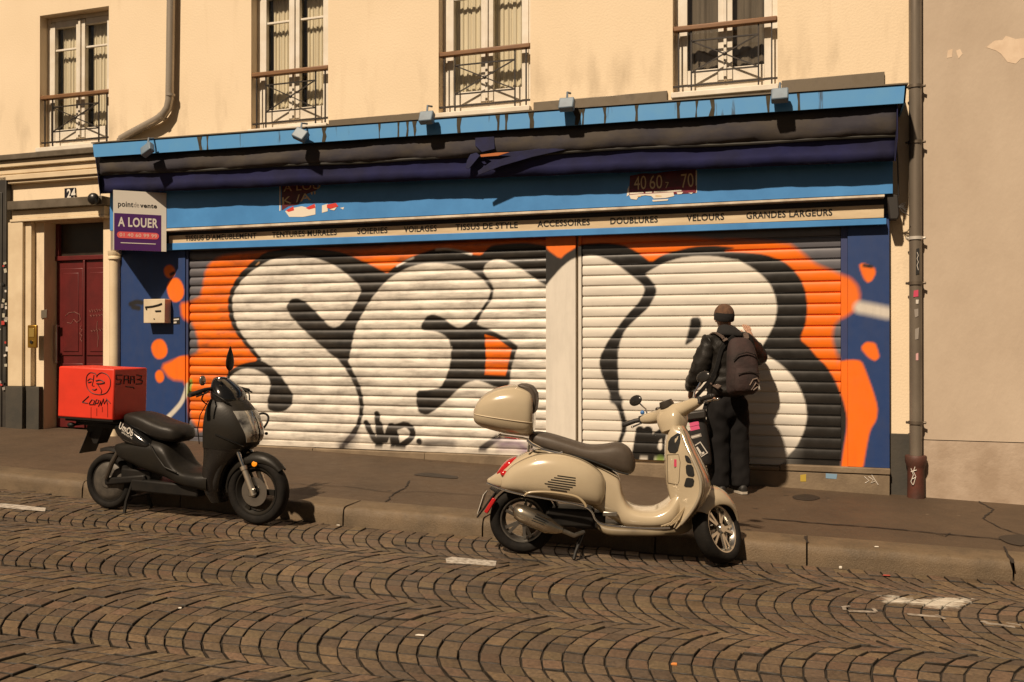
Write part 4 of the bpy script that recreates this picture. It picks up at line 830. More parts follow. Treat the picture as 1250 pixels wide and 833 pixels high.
# ------------------------------------------------------------------ vehicles
def vframe(pr, pf):
    O, Fp = road_at(*pr), road_at(*pf); x = (Fp-O); L = x.length; x.normalize(); y = Vector((0, 0, 1)).cross(x).normalized(); z = x.cross(y)
    M = Matrix((x, y, z)).transposed().to_4x4(); M.translation = O + z*.004; return M, L
class Frame:
    def __init__(s, pr, pf, reg):
        s.M, s.L = vframe(pr, pf); s.I = s.M.inverted(); s.reg = reg
    def q(s, zx, zy, lat=0.0):       # measured crop position -> local (x, z) on the vehicle's own vertical plane at lateral offset lat
        px, py = s.reg[0]+zx/s.reg[2], s.reg[1]+zy/s.reg[2]; d = s.I.to_3x3() @ ray(px, py); o = s.I @ CAM
        p = o + d*((lat-o.y)/d.y); return p.x, p.z
def wheel(name, parent, c, r, w, m_rim, rim_r, spokes, M=None, tread=True, hubw=.05, disc=False):
    """tyre plus a rim with spokes, axle along local y"""
    T = lambda mb: mb.xf(M) if M is not None else mb
    c = Vector(c); mb = MB(); hw = w/2; prof = []
    n = 14
    for k in range(n):
        a = 2*PI*k/n; ca, sa = math.cos(a), math.sin(a); rr = (r-rim_r)/2
        prof.append((rim_r+rr+rr*math.copysign(abs(ca)**.8, ca), hw*math.copysign(abs(sa)**.75, sa)))
    mb.lathe(prof, c, (0, 1, 0), 56, close=True)
    root = obj(name, T(mb), RUB, parent, ang=40)
    mb = MB(); ri = rim_r
    mb.lathe([(ri+.004, -hw*.72), (ri+.006, -hw*.62), (ri-.012, -hw*.55), (ri-.022, -.01), (ri-.022, .01), (ri-.012, hw*.55), (ri+.006, hw*.62), (ri+.004, hw*.72), (ri-.006, hw*.70), (ri-.030, .012), (ri-.030, -.012), (ri-.006, -hw*.70)], c, (0, 1, 0), 56, close=True)
    mb.lathe([(.0, -hubw), (.030, -hubw), (.040, -hubw*.6), (.042, hubw*.6), (.03, hubw), (0, hubw)], c, (0, 1, 0), 24)
    for k in range(spokes[0]):
        for s in spokes[2]:
            a = 2*PI*k/spokes[0] + s; u = Vector((math.cos(a), 0, math.sin(a))); a2 = 2*PI*k/spokes[0] + s*.45; u2 = Vector((math.cos(a2), 0, math.sin(a2)))
            mb.bar(c+u2*.03+Vector((0, -hubw*.5, 0)), c+u*(ri-.02)+Vector((0, -hw*.45, 0)), spokes[1], .016, up=(0, 1, 0))
    obj('rim', T(mb), m_rim, root, ang=40)
    if disc:
        mb = MB(); mb.lathe([(.05, .0), (.115, .0), (.115, .004), (.05, .004)], c+Vector((0, -hubw-.012, 0)), (0, 1, 0), 36, close=True); obj('brake_disc', T(mb), mat('disc_steel', (.35, .33, .3), .3, 1), root)
    return root
RUB = mat('tyre_rubber', (.009, .0085, .008), .75, c2=(.016, .014, .012), scale=14, bump=.25, bscale=70, spec=.12)
CHR = mat('chrome', (.72, .70, .66), .12, 1); ALU = mat('cast_alloy', (.42, .40, .36), .34, .9, c2=(.28, .26, .22), scale=12)
BPL = mat('moulded_black', (.010, .0095, .009), .5, c2=(.016, .014, .012), scale=10, spec=.2)
REDL = mat('red_lens', (.42, .010, .012), .12, coat=.6)

# ================= cream retro scooter
VF = Frame((637.3, 675), (874, 688), (560, 440, 3.086))
ves = thing('motor_scooter', None, 'shiny beige retro motor scooter with rounded top case parked at the kerb', 'scooter', M=VF.M)
BEI = mat('beige_lacquer', (.46, .385, .265), .2, c2=(.42, .345, .235), scale=6, coat=.8, rvar=.06, lo=.3, hi=.75)
SEAT = mat('brown_leatherette', (.075, .058, .043), .55, c2=(.06, .046, .034), scale=18, bump=.15, bscale=160)
def side_loft(mb, rows, lat, yc=0.0, n=2.6, N=28, sub=4, signs=(1,)):
    """rows (zx, ztop, zbottom, half width) measured in the crop; lofted along x"""
    T = []
    for zx, zt, zb_, hw in rows:
        x, z1 = VFC.q(zx, zt, lat); x2, z0 = VFC.q(zx, zb_, lat); T.append((x, z1, z0, hw))
    T = dense(T, sub)
    for s in signs: mb.loft([sup(x, yc*s, (a+b)/2, max(hw, .004), max((a-b)/2, .003), n, N) for x, a, b, hw in T])
    return T
VFC = VF
mb = MB(); TB = side_loft(mb, [(100,456,470,.02), (130,436,482,.07), (170,404,493,.12), (220,366,503,.15), (280,342,514,.165), (350,340,524,.175), (430,360,536,.175), (490,380,550,.17), (540,402,580,.16), (580,424,605,.15), (604,445,620,.145), (618,500,628,.15), (640,545,632,.165), (680,563,634,.18), (740,564,634,.19), (785,540,632,.19), (815,500,622,.18), (835,470,605,.16)], -.12, n=3.0)
body = obj('body_shell', mb, BEI, ves, ang=60)
mb = MB(); cows = [(158,452,486,.03), (185,412,496,.075), (230,380,506,.10), (300,354,518,.118), (380,352,530,.125), (450,370,542,.12), (500,396,550,.105), (535,425,552,.075), (552,455,520,.03)]
TC = side_loft(mb, cows, -.2, yc=.135, n=2.4, signs=(1, -1)); cowl = obj('side_cowl', mb, BEI, ves, ang=60)
def cowl_y(x, z):
    zt, zb_, hw = interp([(r[0], r[1], r[2], r[3]) for r in TC], x)
    t = min(1, abs(z-(zt+zb_)/2)/((zt-zb_)/2+1e-6)); return -(.135 + hw*max(0, 1-t**2.4)**(1/2.4))
for sg in (1, -1):
    mb = MB(); P = []
    for x, zt, zb_, hw in TC[3:-3]: P.append((x, sg*(.135+hw*.35), zt-.004))
    mb.tube(P, .0022, 5); obj('cowl_joint', mb, mat('joint_brown', (.09, .065, .04), .7), cowl)
mb = MB()
for k in range(7):
    y0 = lerp(433, 488, k/6); xa = lerp(372, 318, min(1, k/4.5)) if k < 5 else lerp(325, 345, (k-4)/2); xb = 440 - max(0, k-3)*11
    P = []
    for t in np.linspace(0, 1, 6):
        zx = lerp(xa, xb, t); x, z = VF.q(zx, y0 + .14*(zx-318) - 8, -.24); P.append(Vector((x, cowl_y(x, z)-.0005, z)))
    for a, b in zip(P, P[1:]): mb.bar(a, b, .005, .0055)
obj('vent_slots', mb, mat('slot_black', (.006, .006, .005), .8), cowl)
# chrome lower edging
def vtube(name, P, lat, r, m, par, n=8, both=False):
    mb = MB(); pts = [Vector((VF.q(a, b, lat)[0], lat, VF.q(a, b, lat)[1])) for a, b in P]; T = dense([tuple(p) for p in pts], 4); mb.tube(T, r, n)
    return obj(name, mb, m, par, ang=60)
vtube('chrome_trim', [(105,462), (170,488), (240,506), (300,516), (390,532), (470,550), (500,570), (512,596), (528,612), (560,622), (640,630), (720,634), (796,632)], -.225, .008, CHR, ves)
vtube('crash_bar', [(250,508), (268,498), (330,496), (400,504), (445,515), (470,535), (480,552)], -.268, .009, mat('beige_satin', (.36, .28, .17), .3, c2=(.33, .26, .16), scale=5, coat=.4), ves)
# engine, swing arm, exhaust
mb = MB(); x, z = VF.q(430, 590, -.05)
mb.box((x-.02, 0, z+.0), (.34, .22, .13)); mb.box((x+.12, .0, z-.02), (.22, .16, .12)); mb.box((x-.25, .06, z-.02), (.3, .08, .10)); obj('engine', mb, BPL, ves, bevel=.02)
mb = MB(); E = [(196,572), (220,552), (300,585), (345,615), (390,635), (404,642)]; P = []
for (a, b), rr in zip([(205,570), (214,568), (240,578), (290,600), (335,622), (372,636), (392,640)], (.02, .05, .062, .064, .058, .036, .02)):
    x, z = VF.q(a, b, -.19); P.append((x, z, rr))
mb.tube([(x, -.19, z) for x, z, r_ in P], 0, 20, rads=[r_ for *_, r_ in P]); ex = obj('exhaust', mb, mat('exhaust_steel', (.52, .46, .36), .24, .95, c2=(.38, .32, .24), scale=8), ves, ang=60)
mb = MB()
for k in range(5):
    a = VF.q(268+k*6, 598-k*8.5+14, -.26); b = VF.q(315+k*6, 616-k*8.5+14, -.26); yy = -.19-.064*math.cos((k-2)*.33)-.001
    mb.bar((a[0], yy, a[1]), (b[0], yy, b[1]), .006, .006)
obj('heat_shield_slots', mb, mat('slot_black', (.006, .006, .005), .8), ex)
mb = MB(); a = VF.q(400, 642, -.19); b = VF.q(470, 650, -.1); mb.tube([(a[0]-.02, -.19, a[1]), ((a[0]+b[0])/2, -.16, b[1]-.01), (b[0], -.08, b[1])], .016, 10); obj('exhaust_pipe', mb, ALU, ves)
wheel('rear_wheel', ves, (0, 0, .24), .24, .13, mat('dark_alloy', (.20, .19, .17), .4, .85, c2=(.12, .11, .10), scale=12), .156, (5, .022, (-.16, .16)))
mb = MB(); hug = []
for k in range(13):
    a = R(20+k*11); u = Vector((math.cos(a), 0, math.sin(a))); c = Vector((0, 0, .24))
    hug.append([c+u*.262+Vector((0, -.075, 0)), c+u*.272+Vector((0, -.06, 0)), c+u*.276, c+u*.272+Vector((0, .06, 0)), c+u*.262+Vector((0, .075, 0)), c+u*.258+Vector((0, .06, 0)), c+u*.262, c+u*.258+Vector((0, -.06, 0))])
mb.loft(hug); obj('wheel_arch', mb, BPL, ves)
mb = MB(); fl = []
for a, b, w_ in ((118,478,.06), (140,490,.08), (118,520,.085), (92,556,.09), (72,584,.085)):
    x, z = VF.q(a, b, 0); fl.append([(x, -w_, z), (x+.012, -w_, z-.004), (x+.012, w_, z-.004), (x, w_, z)])
mb.loft(fl); mf = obj('mudflap', mb, BPL, ves, bevel=.004)
mb = MB(); x, z = VF.q(86, 545, -.09); x2, z2 = VF.q(72, 580, -.09); mb.bar((x+.012, -.0, z+.075), (x2-.004, -.0, z2), .19, .005); obj('number_plate', mb, mat('plate_white', (.6, .58, .52), .4), ves, bevel=.002)
mb = MB(); x, z = VF.q(118, 552, -.1); mb.bar((x+.03, -.095, z+.06), (x-.03, -.095, z-.045), .03, .03); obj('reflector', mb, REDL, ves, bevel=.008)
mb = MB(); T = []
for zx, t_, b_, w_ in ((150,424,434,.03), (165,402,432,.055), (185,382,424,.065), (205,372,404,.06), (222,366,382,.03)):
    x, z1 = VF.q(zx, t_, -.06); _, z0 = VF.q(zx, b_, -.06); T.append((x-.012, z1+.004, z0, w_))
mb.loft([sup(x, 0, (a+b)/2, w_+.035, (a-b)/2, 2.5, 20) for x, a, b, w_ in dense(T, 3)]); obj('tail_light', mb, REDL, ves, ang=60)
mb = MB(); x, z = VF.q(172, 436, -.1); mb.ball((x, -.118, z+.02), .022, (1.3, .8, 1), 8); obj('indicator', mb, REDL, ves); mb = MB(); mb.ball((x, .118, z+.02), .022, (1.3, .8, 1), 8); obj('indicator', mb, REDL, ves)
# seat
mb = MB(); side_loft(mb, [(264,284,302,.07), (285,273,318,.115), (340,280,343,.135), (420,304,362,.142), (480,322,380,.145), (540,322,402,.14), (600,314,424,.128), (640,332,434,.11), (660,365,424,.07), (667,385,405,.02)], -.08, n=3.2); st_ = obj('seat', mb, SEAT, ves, ang=60)
vtube('seat_piping', [(285,319), (370,348), (460,366), (540,394), (600,420), (640,430)], -.142, .006, mat('slot_black', (.006, .006, .005), .8), st_)
mb = MB()
for s in (-1, 1):
    P = [VF.q(a, b, -.15) for a, b in ((258,300), (275,315), (320,338), (378,352), (392,348))]; mb.tube([(x, s*.15, z) for x, z in P], .011, 8)
    P = [VF.q(a, b, -.12) for a, b in ((262,345), (266,300), (240,294), (150,282))]; mb.tube([(x, s*.12, z) for x, z in P], .010, 8)
mb.tube([(VF.q(150, 282)[0], -.12, VF.q(150, 282)[1]), (VF.q(150, 282)[0], .12, VF.q(150, 282)[1])], .010, 8); obj('rack', mb, CHR, ves)
# top case
mb = MB(); tcr = [(44,200,222,.05), (52,176,240,.13), (75,142,256,.18), (115,115,270,.205), (165,100,282,.215), (215,97,290,.215), (250,106,294,.205), (268,118,292,.19), (277,135,286,.165)]
TT = side_loft(mb, tcr, -.2, n=2.9, N=36); case = obj('top_case', mb, BEI, ves, ang=60)
mb = MB(); loop = []
def case_w(x): return interp([(r[0], r[3], r[1], r[2]) for r in TT], x)
xs_ = np.linspace(TT[1][0], TT[-2][0], 24)
def seam_pt(x, s):
    hw, zt, zb_ = case_w(x); z = VF.q(45, 203, -.2)[1] + (x-TT[0][0])*(-.105); t = min(.999, abs(z-(zt+zb_)/2)/((zt-zb_)/2)); return Vector((x, s*(hw*(1-t**2.9)**(1/2.9)+.0015), z))
ring = [seam_pt(x, -1) for x in xs_] + [seam_pt(x, 1) for x in xs_[::-1]]; ring.append(ring[0]); mb.tube(ring, .0032, 6); obj('seam', mb, mat('seam_cream', (.62, .52, .37), .3), case)
mb = MB(); P = [VF.q(a, b, -.12) for a, b in ((216,92), (245,92), (272,100), (290,128), (292,160), (286,198), (274,208), (262,190), (262,140), (240,108))]
mb.prism([(x, -.13, z) for x, z in P], (0, .26, 0)); obj('backrest_pad', mb, SEAT, case, bevel=.025)
# floor board edge, ribs, keyhole
mb = MB()
for k in range(4):
    P = [VF.q(a, b, -.2) for a, b in ((762+k*12, 626-k*1), (800+k*10, 612-k*4), (838+k*5, 570-k*6))]; mb.tube([(x, -.196+.0*k, z) for x, z in P], .005, 6)
obj('floor_ribs', mb, mat('beige_satin', (.36, .28, .17), .3), body)
mb = MB(); x, z = VF.q(570, 581, -.19); mb.box((x, -.165, z), (.10, .03, .032)); obj('step_plate', mb, ALU, body, bevel=.006)
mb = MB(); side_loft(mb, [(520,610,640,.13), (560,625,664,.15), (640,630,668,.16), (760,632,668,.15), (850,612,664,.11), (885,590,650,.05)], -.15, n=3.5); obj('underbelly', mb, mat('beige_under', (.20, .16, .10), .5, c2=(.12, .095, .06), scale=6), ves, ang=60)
# leg shield, built as level slices (heights measured, plan shape modelled)
rows = [(246,802,834,850,.11), (275,790,845,868,.16), (310,781,858,884,.20), (350,779,876,905,.245), (400,779,898,930,.28), (440,781,908,945,.295), (480,786,906,950,.295), (520,796,892,938,.28), (560,806,870,912,.25), (595,805,846,880,.22), (625,800,820,842,.19)]
LS = []
for zy, b_, w_, f_, hw in rows:
    xb, z = VF.q(b_, zy, -.1); xw, _ = VF.q(w_, zy, -.2); xf, _ = VF.q(f_, zy, 0); LS.append((z, xb, xw, xf, hw))
LS = dense(LS, 4); rings = []
for z, xb, xw, xf, hw in LS:
    half = [(xf, 0), (xf-.006, hw*.25), (lerp(xw, xf, .72), hw*.55), (lerp(xw, xf, .34), hw*.85), (xw+.006, hw*.99), (xw, hw), (xw-.006, hw*.985), (lerp(xb, xw, .88), hw*.90), (lerp(xb, xw, .45), lerp(.11, hw, .42)), (xb+.012, .115), (xb+.002, .10), (xb, .05)]
    rings.append([(x, -y, z) for x, y in half] + [(xb, 0, z)] + [(x, y, z) for x, y in half[::-1][:-1]])
mb = MB(); mb.loft(rings); shield = obj('leg_shield', mb, BEI, ves, ang=50)
def shield_y(zz, x):
    r_ = interp(sorted([tuple(r) for r in LS]), zz); xb, xw, xf, hw = r_; A = [(xb+.012, .115), (lerp(xb, xw, .45), lerp(.11, hw, .42)), (lerp(xb, xw, .88), hw*.90)]
    return -(interp(A, x)[0])
mb = MB()
for s in (1, -1): mb.tube([(xw-.002, s*hw*1.0, z) for z, xb, xw, xf, hw in LS[2:-3]], .011, 8)
obj('shield_edging', mb, mat('edging', (.62, .55, .42), .18, .6, coat=.5), shield, ang=60)
mb = MB()
for s in (1, -1): mb.tube([(xw+.020, s*(hw*.985+.001), z) for z, xb, xw, xf, hw in LS[2:-3]], .0045, 6)
obj('edging_gap', mb, mat('beige_shadow_gap', (.10, .075, .045), .7), shield, ang=60)
VENT = mat('slot_black', (.006, .006, .005), .8)
for P in ([(850,356), (866,362), (880,388), (856,384)], [(854,392), (882,394), (889,440), (857,434)], [(857,441), (888,446), (882,478), (847,476), (852,458)], [(790,296), (832,268), (835,300), (822,350), (786,346)]):
    V = []; mb = MB()
    for a, b in chaikin(P, 1):
        x, z = VF.q(a, b, -.17); y = shield_y(z, x); x, z = VF.q(a, b, y); V.append(Vector((x, shield_y(z, x)-.003, z)))
    cc = sum(V, Vector())/len(V) + Vector((0, -.004, 0)); V = [v + Vector((0, -.003, 0)) for v in V]
    for i_ in range(len(V)):
        a_, b_ = V[i_], V[(i_+1) % len(V)]; mid = (a_+b_+cc)/3; mb.bm.faces.new([mb.bm.verts.new(q) for q in (a_, b_, cc)])
    obj('shield_vent', mb, VENT, shield)
mb = MB(); P = [(786,357), (826,352), (832,380), (828,452), (823,466), (788,462)]
V = []
for a, b in P + P[:1]:
    x, z = VF.q(a, b, -.13); V.append(Vector((x, shield_y(z, x)-.001, z)))
mb.tube(V, .0022, 5); obj('glovebox_seam', mb, mat('beige_shadow_gap', (.10, .075, .045), .7), shield)
mb = MB(); x, z = VF.q(817, 385, -.13); mb.box((x, shield_y(z, x)-.002, z), (.026, .003, .05), Matrix.Rotation(R(0), 3, 'Z')); obj('sticker', mb, mat('sticker_pink', (.55, .06, .12), .5), shield)
# steered front end
AX0 = Vector((VF.L-.0, 0, .235)); AXD = Vector((-math.sin(R(24)), 0, math.cos(R(24)))); STEER = R(56)
MS = Matrix.Translation(AX0) @ Matrix.Rotation(STEER, 4, AXD) @ Matrix.Translation(-AX0)
wheel('front_wheel', ves, (VF.L, 0, .235), .237, .12, mat('bright_alloy', (.66, .63, .57), .22, .95), .165, (5, .020, (-.17, .17)), M=MS, disc=False)
mb = MB(); mb.box((VF.L, .075, .25), (.07, .03, .07)); mb.tube([(VF.L, .085, .235), (VF.L-.03, .09, .33), (VF.L-.075, .06, .45)], .022, 10); obj('fork_arm', mb.xf(MS), BPL, ves, bevel=.004)
mb = MB(); fr = []; c = Vector((VF.L-.005, 0, .25)); 
for k in range(19):
    a = R(12+k*8.2); u = Vector((math.cos(a), 0, math.sin(a))); t = k/18; w_ = .105*math.sin(PI*min(1, .18+t*.9))**.5 if t < .95 else .07
    w_ = .045+.065*math.sin(PI*(.12+.78*t)); dp = .05+.11*math.sin(PI*(.08+.86*t)); r0 = .272+.03*math.sin(PI*t)
    o_ = []; i_ = []
    for j in range(11):
        s = -1+2*j/10; yy = w_*math.sin(s*PI/2); dr_ = dp*(1-math.cos(s*PI/2))
        o_.append(c+u*(r0-dr_+.0)+Vector((0, yy, 0))); i_.append(c+u*(r0-dr_-.006)+Vector((0, yy*.95, 0)))
    fr.append(o_+i_[::-1])
mb.loft(fr); obj('front_fender', mb.xf(MS), BEI, ves, ang=50)
# headset and controls (straight ahead first, then turned with the fork)
hx = VF.q(790, 200)[0] + .03; hz = 1.035
mb = MB(); T = dense([(-.25,.030,.030,.0), (-.20,.040,.040,.0), (-.12,.050,.048,.005), (-.05,.08,.06,.012), (0,.092,.07,.015), (.05,.08,.06,.012), (.12,.050,.048,.005), (.20,.040,.040,0), (.25,.030,.030,0)], 4)
def yring(y, cx, cz, rx, rz_, N=20, n=2.3): return [(cx+rx*math.copysign(abs(math.cos(2*PI*k/N))**(2/n), math.cos(2*PI*k/N)), y, cz+rz_*math.copysign(abs(math.sin(2*PI*k/N))**(2/n), math.sin(2*PI*k/N))) for k in range(N)]
mb.loft([yring(y, hx+dx, hz+abs(y)*.10, rx, rz_) for y, rx, rz_, dx in T])
T2 = [(.905,.072,.07,-.012), (.94,.085,.085,-.004), (.99,.095,.098,.003), (1.04,.085,.095,.008), (1.085,.06,.075,.01)]
mb.loft([[(hx+dx+rx*math.copysign(abs(math.cos(2*PI*k/24))**.6, math.cos(2*PI*k/24)), ry*math.copysign(abs(math.sin(2*PI*k/24))**.6, math.sin(2*PI*k/24)), z) for k in range(24)] for z, rx, ry, dx in dense(T2, 3)])
hs = obj('headset', mb.xf(MS), BEI, ves, ang=50)
mb = MB(); mb.lathe([(0, -.03), (.07, -.03), (.078, 0), (.06, .02), (0, .03)], (hx+.10, 0, hz+.02), (1, 0, .05), 24); obj('headlamp', mb.xf(MS), mat('lamp_lens', (.55, .54, .5), .08, .2), ves, ang=50)
mb = MB(); mb.lathe([(0, 0), (.05, 0), (.055, .012), (.045, .05), (0, .055)], (hx-.03, 0, hz+.045), (-.35, 0, 1), 20); mb.ball((hx-.02, .09, hz+.06), .018, (1, 1.2, .8), 6); obj('speedometer', mb.xf(MS), mat('dial_dark', (.06, .05, .04), .2, .3), hs, ang=50)
GRIP = mat('grip_black', (.016, .014, .013), .6)
for s in (-1, 1):
    mb = MB(); z_ = hz+.028; mb.tube([(hx, s*.255, z_), (hx-.03, s*.30, z_-.002), (hx-.05, s*.385, z_-.012)], .017, 12); mb.box((hx-.003, s*.245, z_), (.05, .045, .05)); mb.tube([(hx-.05, s*.385, z_-.012), (hx-.052, s*.40, z_-.013)], .013, 10); obj('hand_grip', mb.xf(MS), GRIP, ves, bevel=.006)
    mb = MB(); mb.tube([(hx+.03, s*.235, z_), (hx+.055, s*.28, z_-.004), (hx+.03, s*.37, z_-.02)], .007, 8); mb.ball((hx+.03, s*.372, z_-.02), .010, n=6); obj('brake_lever', mb.xf(MS), CHR, ves)
    mb = MB(); mb.tube([(hx+.0, s*.20, hz+.03), (hx+.01, s*.215, hz+.10), (hx+.02, s*.27, hz+.16)], .006, 8); mst = obj('mirror', mb.xf(MS), CHR, ves)
    mb = MB(); mb.ball((hx+.02, s*.30, hz+.19), .05, (.35, 1.15, .8), 10); obj('mirror_head', mb.xf(MS), mat('mirror_dark', (.03, .028, .026), .2, .3), mst, ang=60)
mb = MB(); mb.ball((hx-.01, .235, hz+.075), .016, n=8); obj('bell', mb.xf(MS), mat('blue_bell', (.04, .16, .42), .3), ves)
# centre stand
mb = MB(); x0, z0 = VF.q(470, 650, -.1); mb.tube([(x0, -.09, z0), (x0-.05, -.13, .05), (x0-.06, -.16, .006)], .012, 8); mb.tube([(x0, .09, z0), (x0-.05, .13, .05), (x0-.06, .16, .006)], .012, 8); mb.tube([(x0-.045, -.125, .06), (x0-.045, .125, .06)], .01, 8); obj('centre_stand', mb, BPL, ves)

# ================= dark electric delivery scooter with red box
SF = Frame((136.8, 621), (314.7, 640.4), (40, 400, 3.203)); VFC = SF
sco = thing('delivery_scooter', None, 'worn black delivery scooter carrying a scribbled red box', 'scooter', M=SF.M)
MATB = mat('worn_black_panel', (.017, .015, .012), .5, c2=(.009, .008, .007), scale=5, bump=.08, bscale=60, rvar=.15, spec=.18)
GLB = mat('gloss_black', (.008, .008, .008), .15, coat=.5)
LS_ = SF.L
# rear wheel with dusty hub motor
rw = wheel('rear_wheel', sco, (0, 0, .235), .235, .13, MATB, .165, (0, .02, (0,)), hubw=.055)
mb = MB(); mb.lathe([(0, -.075), (.05, -.075), (.06, -.068), (.12, -.066), (.14, -.058), (.158, -.045), (.158, .045), (.14, .058), (0, .06)], (0, 0, .235), (0, 1, 0), 40); obj('hub_motor', mb, mat('dusty_motor', (.050, .044, .037), .6, c2=(.085, .074, .060), scale=16, metal=.2, bump=.15), rw, ang=30)
wheel('front_wheel', sco, (LS_, 0, .265), .265, .11, MATB, .185, (3, .045, (0,)), hubw=.05, disc=True)
mb = MB(); mb.lathe([(.26, -.065), (.285, -.055), (.29, 0), (.285, .055), (.26, .065), (.255, .06), (.28, 0), (.255, -.06)], (0, 0, .235), (0, 1, 0), 40, close=True)
bmesh.ops.bisect_plane(mb.bm, geom=mb.bm.verts[:]+mb.bm.edges[:]+mb.bm.faces[:], plane_co=(0, 0, .33), plane_no=(0, 0, 1), clear_inner=True); bmesh.ops.bisect_plane(mb.bm, geom=mb.bm.verts[:]+mb.bm.edges[:]+mb.bm.faces[:], plane_co=(-.02, 0, .33), plane_no=(1, 0, .4), clear_inner=True); obj('rear_mudguard', mb, MATB, sco)
mb = MB(); fr = []; c = Vector((LS_, 0, .275))
for k in range(17):
    a = R(38+k*9.4); u = Vector((math.cos(a), 0, math.sin(a))); o_ = []; i_ = []; t = k/16; r0 = .292+.012*math.sin(PI*t); w_ = .05+.022*math.sin(PI*t)
    for j in range(9):
        s = -1+2*j/8; yy = w_*math.sin(s*PI/2); d_ = (.03+.05*math.sin(PI*min(1, t*1.1)))*(1-math.cos(s*PI/2)); o_.append(c+u*(r0-d_)+Vector((0, yy, 0))); i_.append(c+u*(r0-d_-.006)+Vector((0, yy*.94, 0)))
    fr.append(o_+i_[::-1])
mb.loft(fr); fg = obj('front_mudguard', mb, MATB, sco, ang=50)
mb = MB(); x, z = LS_+.02, .50; mb.lathe([(0, .0), (.022, 0), (.022, .01), (0, .014)], (LS_-.0, -.062, .485), (.15, -1, .25), 20); obj('orange_reflector', mb, mat('amber', (.9, .30, .01), .25, coat=.4), fg)
for s in (-1, 1):
    mb = MB(); a = Vector((LS_+.005, s*.085, .265)); b = Vector((LS_-.165, s*.085, .62)); d_ = b-a
    mb.tube([a-d_*.06, a+d_*.50], .024, 14); mb.tube([a+d_*.48, a+d_*.56], .029, 14); fk = obj('fork_leg', mb, mat('fork_alloy', (.66, .58, .47), .3, .85), sco, ang=50)
    mb = MB(); mb.tube([a+d_*.56, b], .016, 14); obj('stanchion', mb, CHR, fk)
mb = MB(); mb.box((LS_+.0, -.09, .265), (.06, .03, .07)); obj('axle_clamp', mb, ALU, sco, bevel=.01)
# front apron by level slices: (z, x rear, x front, half width)
AP = dense([(.15,1.04,1.13,.10), (.24,1.00,1.13,.145), (.34,.985,1.15,.165), (.44,.985,1.20,.175), (.54,.985,1.30,.185), (.62,.98,1.385,.20), (.70,.98,1.425,.21), (.78,.985,1.41,.215), (.86,.995,1.375,.205), (.93,1.01,1.32,.185), (.98,1.03,1.26,.155)], 4)
def aring(z, a, b, hw, N=32, n=2.5, grow=0):
    cx = a+(b-a)*.30; out = []
    for k in range(N):
        t = 2*PI*k/N; ct, s_ = math.cos(t), math.sin(t); rx = (b-cx if ct > 0 else cx-a)+grow; out.append((cx+rx*math.copysign(abs(ct)**(2/n if ct < 0 else 1.15), ct), (hw+grow)*math.copysign(abs(s_)**(2/n), s_), z))
    return out
mb = MB(); mb.loft([aring(*r) for r in AP if r[0] > .60]); ap = obj('front_apron', mb, mat('dusty_black_panel', (.022, .019, .015), .48, c2=(.011, .010, .008), scale=5, bump=.06, bscale=60, rvar=.12, spec=.25), sco, ang=55)
mb = MB(); mb.loft([aring(r[0], r[1]+.004, r[2]-.006, r[3]-.006) for r in AP if r[0] < .63]); obj('lower_apron', mb, mat('scuffed_gloss_black', (.010, .009, .009), .22, c2=(.018, .016, .013), scale=7, coat=.3, rvar=.1), sco, ang=55)
for s in (-1, 1):
    mb = MB(); mb.tube([(1.03, s*.12, .97), (1.02, s*.205, .86), (1.01, s*.218, .75), (1.02, s*.206, .63)], .004, 6); obj('panel_gap', mb, GLB, ap)
mb = MB()
for P in ([(1.10, -.15, 1.03), (1.2, -.17, .99), (1.25, -.14, .95)], [(1.06, -.20, 1.05), (1.02, -.19, .98), (1.04, -.15, .94)], [(1.08, .20, 1.06), (1.18, .19, 1.03), (1.24, .13, .97)]): mb.tube(dense(P, 4), .006, 6)
obj('control_cable', mb, BPL, sco)
mb = MB()
for s in (-1, 1):                     # split headlamp lenses wrapping the nose
    rr = []
    for z in np.linspace(.655, .90, 12):
        a, b, hw = interp([r for r in AP], z); t = (z-.655)/.245; N = 9; w0, w1 = lerp(.02, .30, 0), lerp(.42, .74, t**.9); row = []; row2 = []
        cx = a+(b-a)*.30
        for k in range(N):
            th = lerp(w0, w1, k/(N-1))*s
            for g, L_ in ((.008, row), (-.01, row2)):
                ct, s_ = math.cos(th), math.sin(th); L_.append((cx+(b-cx+g)*abs(ct)**1.15, (hw+g)*math.copysign(abs(s_)**.8, s_), z))
        rr.append(row+row2[::-1])
    mb.loft(rr)
obj('headlamp', mb, mat('headlamp_lens', (.50, .47, .41), .08, .5, c2=(.07, .065, .06), scale=11, lo=.38, hi=.62, coat=.8), ap, ang=50)
mb = MB()
for s in (-1, 1):
    P = []
    for k in range(8):
        z = lerp(.715, .62, k/7); a, b, hw = interp(AP, z); cx = a+(b-a)*.3; th = lerp(1.35, .45, k/7); P.append((cx+(b-cx+.002)*abs(math.cos(th))**1.15, s*(hw+.002)*abs(math.sin(th))**.8, z))
    mb.tube(P, .006, 6)
obj('apron_crease', mb, GLB, ap)
